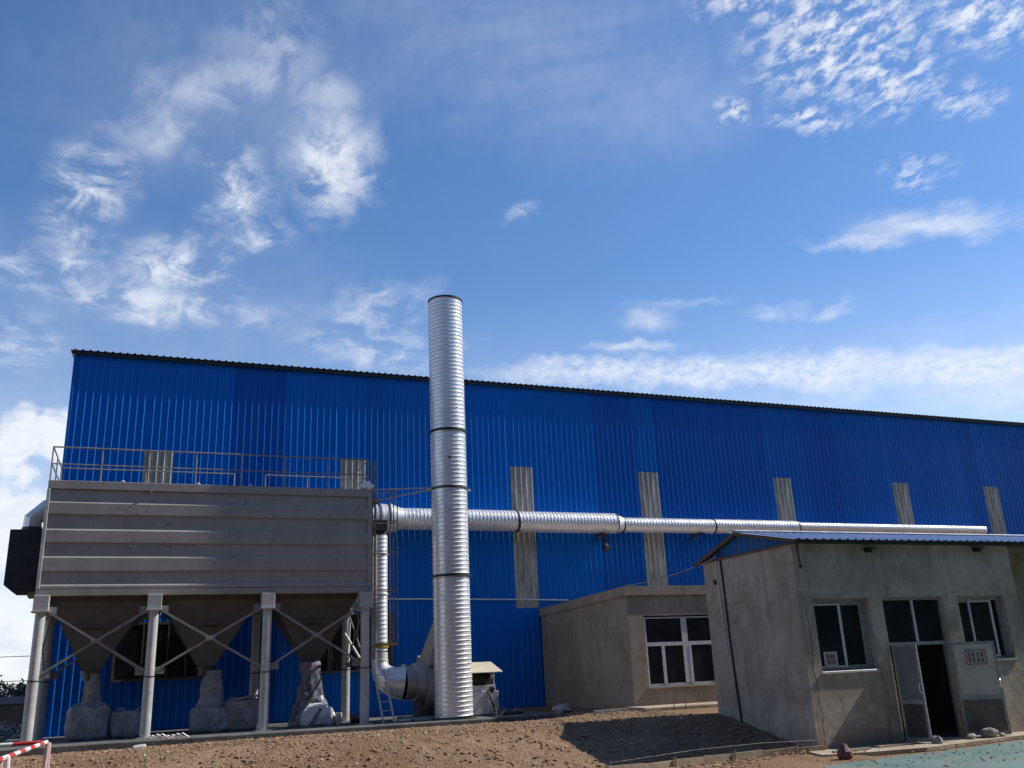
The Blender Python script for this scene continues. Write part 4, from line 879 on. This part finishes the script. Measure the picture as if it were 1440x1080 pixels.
# roof: two corrugated slopes, gable sheet, ridge cap, rake boards
RY, RZ, EY0, EZ0, EY1, EZ1 = 17.26, 4.535, 15.22, 4.095, 19.02, 4.03
x = 12.22; pr = []
while x < 25.2: pr += [(x, 0.), (x+.12, 0.), (x+.14, .022), (x+.175, .022), (x+.195, 0.)]; x += .21
def slope(a, b):
    m = MB(); n = len(pr); m.add([(px, a[0], a[1]+pz) for px, pz in pr]+[(px, b[0], b[1]+pz) for px, pz in pr], [(i, i+1, i+1+n, i+n) for i in range(n-1)])
    m.add([(px, a[0], a[1]+pz-.004) for px, pz in pr]+[(px, b[0], b[1]+pz-.004) for px, pz in pr], [(i+1, i, i+n, i+1+n) for i in range(n-1)]); return m
o = link('roof_sheet', slope((EY0, EZ0), (RY, RZ)), ROOFBLUE, ho); o.color = (1, 1, 1, 1)
o = link('roof_sheet', slope((RY, RZ+.003), (EY1, EZ1)), ROOFBLUE, ho); o.color = (1, 1, 1, 1)
m = MB(); m.hexa([(12.2, RY-.16, RZ+.005), (25.2, RY-.16, RZ+.005), (25.2, RY, RZ+.05), (12.2, RY, RZ+.05), (12.2, RY-.16, RZ+.015), (25.2, RY-.16, RZ+.015), (25.2, RY, RZ+.06), (12.2, RY, RZ+.06)])
m.hexa([(12.2, RY, RZ+.05), (25.2, RY, RZ+.05), (25.2, RY+.16, RZ+.005), (12.2, RY+.16, RZ+.005), (12.2, RY, RZ+.06), (25.2, RY, RZ+.06), (25.2, RY+.16, RZ+.015), (12.2, RY+.16, RZ+.015)]); link('ridge_cap', m, GALV2, ho)
# gable: ribbed blue sheet standing on the wall head
m = MB(); yv = HY0-.1; top = []
lim = lambda y: EZ0+(RZ-EZ0)*(y-EY0)/(RY-EY0)-.02 if y < RY else RZ-(RZ-EZ1)*(y-RY)/(EY1-RY)-.02
ys_ = []; y = HY0-.02
while y < HY1+.1: ys_ += [(y, 0), (y+.15, 0), (y+.17, -.018), (y+.195, -.018), (y+.21, 0)]; y += .22
n = len(ys_); m.add([(12.325+d, yy, HZ-.03 if False else HZ+.003) for yy, d in ys_]+[(12.325+d, yy, max(HZ+.01, lim(yy))) for yy, d in ys_], [(i, i+1, i+1+n, i+n) for i in range(n-1)])
o = link('gable_sheet', m, GABLEBLUE, ho); o.color = (1, 1, 1, 1)
m = MB(); m.bar((12.25, EY1, EZ1-.04), (12.25, RY, RZ-.035), .05, .07); link('rake_board', m, TIMBER if False else RUST, ho)
m = MB(); m.bar((12.25, EY0, EZ0-.045), (12.25, RY, RZ-.045), .05, .05); link('rake_board', m, RUST, ho)
m = MB(); m.box(12.29, 12.318, HY0+.05, HY1-.1, HZ-.02, HZ+.022); link('wall_head_trim', m, RUST, ho)
m = MB(); m.box(HX0+.02, 25, HY0-.03, HY0+.14, HZ+.003, HZ+.05); link('eave_plate', m, DARKSTEEL, ho)
m = MB(); m.box(12.24, 25.1, EY0+.012, EY0+.04, EZ0-.035, EZ0-.006); link('eave_batten', m, EAVE, ho)
for x, z in ((14.27, 3.90), (17.40, 3.93)):
    m = MB(); m.lathe((x, HY0-.16, z), [(.001, 0), (.055, 0), (.055, .165), (.03, .17)], 14, axis='Y'); m.tube([(x-.02, HY0-.15, z), (x+.15, HY0-.14, z+.035)], [.05, .04], 10); link('spout', m, BLACK, ho)
m = MB(); m.tube([(12.47, HY0-.012, 4.03), (12.475, HY0-.014, 3.8), (12.485, HY0-.014, 3.6)], .013, 6); m.box(12.465, 12.515, HY0-.03, HY0-.002, 3.53, 3.60); link('cable_tail', m, BLACK, ho)
m = MB(); m.tube([(18.76, HY0+.53, 4.0), (18.72, HY0+.53, 3.62)], .016, 6); link('cable_tail', m, BLACK, ho)
m = MB(); m.lathe((12.30, 18.33, 3.53), [(.001, 0), (.065, 0), (.065, .03)], 14, axis='X'); link('vent_hole', m, BLACK, ho)
m = MB(); m.tube([(12.30, 18.02, 4.02), (12.30, 18.0, 3.4), (12.30, 17.98, 2.2), (12.29, 17.92, 1.2), (12.29, 17.87, .46)], .022, 8); link('down_cable', m, BLACK, ho)
m = MB(); m.tube([(12.30, 18.22, 4.0), (12.295, 18.18, 3.2), (12.30, 18.15, 2.2), (12.30, 18.1, 1.84), (12.30, 18.0, 1.8)], .011, 8); link('white_wire', m, WHITECABLE, ho)
m = MB(); m.tube([(12.27, 18.05, 4.07), (12.24, 18.03, 4.16), (12.22, 17.95, 4.17), (12.24, 17.9, 4.08)], .02, 8); link('cable_hook', m, BLACK, ho)

def crack(pts, w=.012):
    m = MB(); rr = random.Random(int(pts[0][0]*97)); P = []
    for (a, b) in zip(pts[:-1], pts[1:]):
        for t in np.linspace(0, 1, 7)[:-1]: P.append((a[0]+(b[0]-a[0])*t+rr.uniform(-.022, .022), a[1]+(b[1]-a[1])*t))
    P.append(pts[-1])
    for i in range(len(P)-1):
        w0 = w*rr.uniform(.3, 1.); (xa, za), (xb, zb) = P[i], P[i+1]
        m.add([(xa-w0/2, HY0-.002, za), (xa+w0/2, HY0-.002, za), (xb+w0/2, HY0-.002, zb), (xb-w0/2, HY0-.002, zb)], [(0, 1, 2, 3)])
    link('crack', m, BLACK, ho)
crack([(12.46, 2.95), (12.50, 2.2), (12.47, 1.4), (12.52, .7), (12.50, .1)], .016); crack([(14.16, 1.45), (14.26, .95), (14.20, .75), (14.42, .35)], .012); crack([(14.22, .55), (14.17, .32)], .014)

# ------------------------------------------------------------------ cables
def sag(a, b, d, n=14):
    a, b = Vector(a), Vector(b); return [a.lerp(b, t)-Vector((0, 0, d*4*t*(1-t))) for t in np.linspace(0, 1, n)]
m = MB(); m.tube([(6.6, 28.93, 4.12), (9, 28.93, 4.09), (12.5, 28.93, 4.02), (13.4, 28.93, 4.0)], .022, 8); solo('wall_conduit', m, WHITECABLE, (10, 28.95, 4.05), 'thin white conduit running level across the lower blue wall', 'conduit')
m = MB(); m.tube(sag((12.40, 22.85, 3.90), (12.26, 18.1, 4.08), .10), .012, 6); solo('overhead_cable', m, CABLE, (12.3, 20, 4), 'grey cable slung from the annex roof corner to the house gable', 'cable')
for (z, g_, y) in ((3.73, 0, 60), (2.42, .1, 62)):
    m = MB(); m.tube(sag((-60, y, z+1.5), (-2.8, 59, z), .5, 20), .02, 5); solo('power_line', m, DARKSTEEL, (-20, y, z), ('upper' if z > 3 else 'lower')+' thin dark power line across the pale sky at far left', 'power line', 'power lines at the far left')

# ------------------------------------------------------------------ barrier at the left edge
ba = thing('striped_barrier', (-1.15, 14.1, 0), 'red and white striped tube barrier at the bottom left corner', 'barrier')
def striped(a, b, r, n_, start):
    a, b = Vector(a), Vector(b)
    for k in range(n_):
        p, q_ = a.lerp(b, k/n_), a.lerp(b, (k+1)/n_); m = MB(); m.tube([p, q_], r, 10); link('tube_band', m, (REDP, WHITEP)[(k+start) % 2], ba)
striped((-1.15, 14.1, 1.12), (-1.50, 9.4, 1.08), .026, 16, 1)
striped((-1.20, 14.15, 1.12), (-2.60, 14.2, 1.10), .026, 4, 0)
for (x, y, dx) in ((-1.13, 14.08, -.03), (-1.12, 14.16, .03), (-1.36, 11.55, 0.), (-1.30, 11.6, .04), (-2.6, 14.2, 0)):
    m = MB(); m.tube([(x, y, 1.11), (x+dx, y, .01)], .024, 8); link('leg', m, PINKP if abs(dx) < .035 else WHITEP, ba)

# ------------------------------------------------------------------ timber edging, stones and litter in front
te = thing('timber_edging', (10.5, 15.45, .05), 'row of weathered boards edging the foot of the soil bank beside the house', 'edging')
bx = [(12.40, 15.32), (11.75, 15.40), (11.0, 15.42), (10.3, 15.36), (9.6, 15.27), (8.9, 15.15), (8.2, 15.0), (7.4, 14.85)]
for k in range(len(bx)-1):
    (xa, ya), (xb, yb) = bx[k], bx[k+1]; dzk = random.uniform(-.015, .015)
    m = MB(); m.bar((xa-.004, ya, .065+dzk), (xb+.004, yb, .065+random.uniform(-.02, .02)), .035, .12); link('board', m, TIMBER, te)
    if k % 2 == 0: m = MB(); m.bar((xb, yb-.04, -.05), (xb+.01, yb-.04, .16), .028, .028); link('stake', m, TIMBER, te)
m = MB(); m.tube([(12.3, 15.42, .21), (11, 15.5, .235), (9.5, 15.42, .22), (7.6, 15.1, .16)], .009, 6); solo('thin_pipe', m, BLACK, (10, 15.45, .2), 'thin dark pipe lying along the top of the timber edging', 'pipe')
m = MB(); m.lathe((11.72, 14.0, -.005), [(.001, 0), (.10, 0), (.14, .06), (.13, .14), (.085, .20), (.05, .26), (.001, .27)], 9); m.smooth = False; solo('red_pot', m, POT, (11.72, 14, 0), 'dark red broken pot standing before the house corner', 'pot')
for i, (x, y, r, lab) in enumerate(((14.64, 14.74, .10, 'round grey stone holding the narrow left door leaf'), (16.25, 14.95, .17, 'large flat grey stone at the foot of the open beige door leaf'), (15.75, 14.93, .09, 'pale broken stone left of the large flat stone by the door'), (16.55, 14.9, .06, 'small pale stone right of the large flat stone by the door'))):
    m = rock((x, y, .04+r*.45), r, i*3.7+1, .62 if i else .95, 12); solo('stone', m, STONE if i < 2 else PEBBLE, (x, y, .03), lab, 'stone', 'stones by the door')
for i, (x, y, l, lab) in enumerate(((12.55, 14.75, .9, 'pale plank lying at the house front below the left window'), (13.75, 14.9, .9, 'thin pale plank lying left of the door'))):
    m = MB(); m.bar((x-l/2, y, .055), (x+l/2, y+.06, .055), .09, .03); solo('plank', m, TIMBER if i else TANCON, (x, y, .04), lab, 'plank', 'planks before the house')
m = rock((11.0, 24.6, .66), .28, 3, .5, 16); 
m.v = [(a+noise.noise(Vector((a*6, b*6, c*6)))*.07, b, c+noise.noise(Vector((b*7, a*7, c*5)))*.07) for a, b, c in m.v]; solo('rag_heap', m, RAG, (11, 24.6, .5), 'crumpled grey heap of rags between the motor and the annex', 'rags')
m = rock((10.0, 25.6, .66), .08, 9, .8, 10); solo('grey_lump', m, STONE, (10, 25.6, .58), 'small grey lump on the pad right of the motor cabinet', 'stone')
m = MB(); rr = random.Random(5)
for k in range(16):
    a = rr.uniform(0, 6.28); h = rr.uniform(.15, .42); m.tube([(8.9, 24.05, .45), (8.9+.5*h*math.cos(a)*.5, 24.05+.4*h*math.sin(a)*.5, .45+h*.6), (8.9+h*math.cos(a)*.55, 24.05+h*math.sin(a)*.45, .45+h)], [.007, .005, .003], 4)
solo('dry_weed', m, TWIG, (8.9, 24.05, .45), 'dry pale weed growing right of the chimney foot', 'weed')
m = MB()
for k in range(7):
    x = .1+k*.11; m.tube([(x, 23.9-.1*rr.random(), .60+.03*rr.random()), (x+.15, 23.85, .66+.05*rr.random()), (x+.3, 23.9, .60)], .014, 5)
solo('plastic_strips', m, WHITEP, (.5, 23.9, .58), 'curled white plastic strips on the pad edge by the second post', 'plastic scrap')
m = MB(); m.hexa([(-.15, 23.6, .46), (.12, 23.55, .46), (.14, 23.75, .47), (-.12, 23.8, .47), (-.13, 23.62, .50), (.10, 23.58, .51), (.11, 23.73, .52), (-.10, 23.77, .50)]); solo('foam_scrap', m, WHITEP, (0, 23.65, .46), 'flat white foam scrap on the soil below the second post', 'scrap')
m = MB(); m.hexa([(10.9, 22.3, .60), (11.9, 22.35, .62), (11.88, 22.5, .62), (10.92, 22.45, .60), (10.9, 22.3, .68), (11.9, 22.35, .69), (11.88, 22.5, .69), (10.92, 22.45, .68)]); solo('concrete_beam', m, CONCRETE, (11.4, 22.4, .6), 'grey concrete beam lying at the annex left corner', 'beam')

# ------------------------------------------------------------------ far left background
fw_ = thing('mud_wall', (-8, 50, .1), 'long brown mud wall with a grey coping, far behind at the left edge', 'wall')
m = MB(); m.box(-40, -2.75, 50, 50.5, -.2, 1.28); link('wall_face', m, MUD, fw_)
m = MB(); m.box(-40.05, -2.75, 49.9, 50.6, 1.282, 1.60); link('coping', m, COPING, fw_)
rr = random.Random(3); m = MB()
for k in range(700):
    c = Vector((rr.gauss(-4.6, 1.3), rr.gauss(36, .7), .12+abs(rr.gauss(0, .25)))); d = Vector((rr.uniform(-1, 1), rr.uniform(-1, 1), rr.uniform(-.45, .45))).normalized()*rr.uniform(.15, .5)
    if c.z > .9-.25*abs(c.x+4.6): c.z = .2
    m.bar(c-d, c+d, rr.uniform(.03, .07))
o = link('firewood_pile', m, STICK, kind='stuff')
def tree(x, y, h, r, mat, label, seed):
    rr = random.Random(seed); t = thing('tree', (x, y, 0), label, 'tree', 'trees behind the mud wall')
    tr_ = MB(); tr_.tube([(x, y, 0), (x+.05, y, h*.35), (x-.05, y+.1, h*.7)], [.16, .12, .05], 8)
    for k in range(5):
        a = rr.uniform(0, 6.28); tr_.tube([(x, y, h*(.3+.08*k)), (x+r*.6*math.cos(a), y+r*.6*math.sin(a), h*(.55+.08*k))], [.06, .02], 6)
    link('trunk', tr_, BARK, t); m = MB()
    cl_ = [(x+rr.gauss(0, r*.45), y+rr.gauss(0, r*.45), h*.62+rr.gauss(0, h*.17), rr.uniform(.3, .55)*r) for _ in range(16)]
    for (cx, cy, cz, cr) in cl_:
        for k in range(70):
            p = Vector((cx, cy, cz))+Vector((rr.gauss(0, 1), rr.gauss(0, 1), rr.gauss(0, .8)))*cr*.5; a = Vector((rr.uniform(-1, 1), rr.uniform(-1, 1), rr.uniform(-1, 1))).normalized()*.13; b = a.orthogonal().normalized()*.07
            m.add([p-a, p+b, p+a, p-b], [(0, 1, 2, 3)])
    link('crown', m, mat, t)
tree(-7.8, 58, 2.5, 1.2, LEAF, 'dark green bushy tree at the far left edge, above the mud wall', 1)
tree(-9.8, 60, 3.4, 1.6, LEAF, 'bushy tree just outside the left edge beyond the mud wall', 2)
tree(-6.0, 60, 2.5, 1.1, LEAF, 'lighter green low tree right beside the left front post', 3)
tree(-5.1, 62, 2.7, 1.0, LEAF2, 'slim dusty tree seen between the left posts', 4)
tree(-13, 62, 3.6, 1.8, LEAF2, 'large bushy tree outside the left edge', 6)
sh = thing('far_shed', (-8.2, 75, 0), 'tiny pale shed among the trees at the far left', 'shed')
m = MB(); m.box(-9.2, -7.4, 75, 78, 0, 2.0); link('wall', m, FARWALL, sh)
m = MB(); m.hexa([(-9.4, 74.8, 2.0), (-7.2, 74.8, 2.0), (-7.2, 78.2, 2.0), (-9.4, 78.2, 2.0), (-9.4, 76.4, 2.4), (-7.2, 76.4, 2.4), (-7.2, 76.6, 2.4), (-9.4, 76.6, 2.4)]); link('roof', m, COPING, sh)
m = MB(); m.box(-8.6, -8.1, 74.96, 74.995, .9, 1.5); link('window', m, DARKBOX, sh)

# ------------------------------------------------------------------ the workshop across the yard (unseen, inferred from dark panes; height raised to shade the facades)
ow = thing('unseen_workshop', (5, -8, 0), 'long dark brick workshop across the yard, unseen, inferred from dark panes and made tall to shade the facades', 'workshop')
m = MB(); m.box(-50, 62, -20, -8, -.2, 20.5); link('wall', m, BRICKWALL, ow)
m = MB(); m.hexa([(-50.4, -20.4, 20.5), (62.4, -20.4, 20.5), (62.4, -7.6, 20.5), (-50.4, -7.6, 20.5), (-50.4, -14.2, 22.5), (62.4, -14.2, 22.5), (62.4, -13.8, 22.5), (-50.4, -13.8, 22.5)]); link('roof', m, EAVE, ow)
for k in range(16):
    x = -46+6.8*k; m = MB(); m.box(x, x+2.6, -8.01, -7.97, 2.2, 5.2); w = link('window', m, ALU, ow)
    m = MB(); m.box(x+.1, x+2.5, -7.968, -7.955, 2.3, 5.1); link('pane', m, GLASS, w)
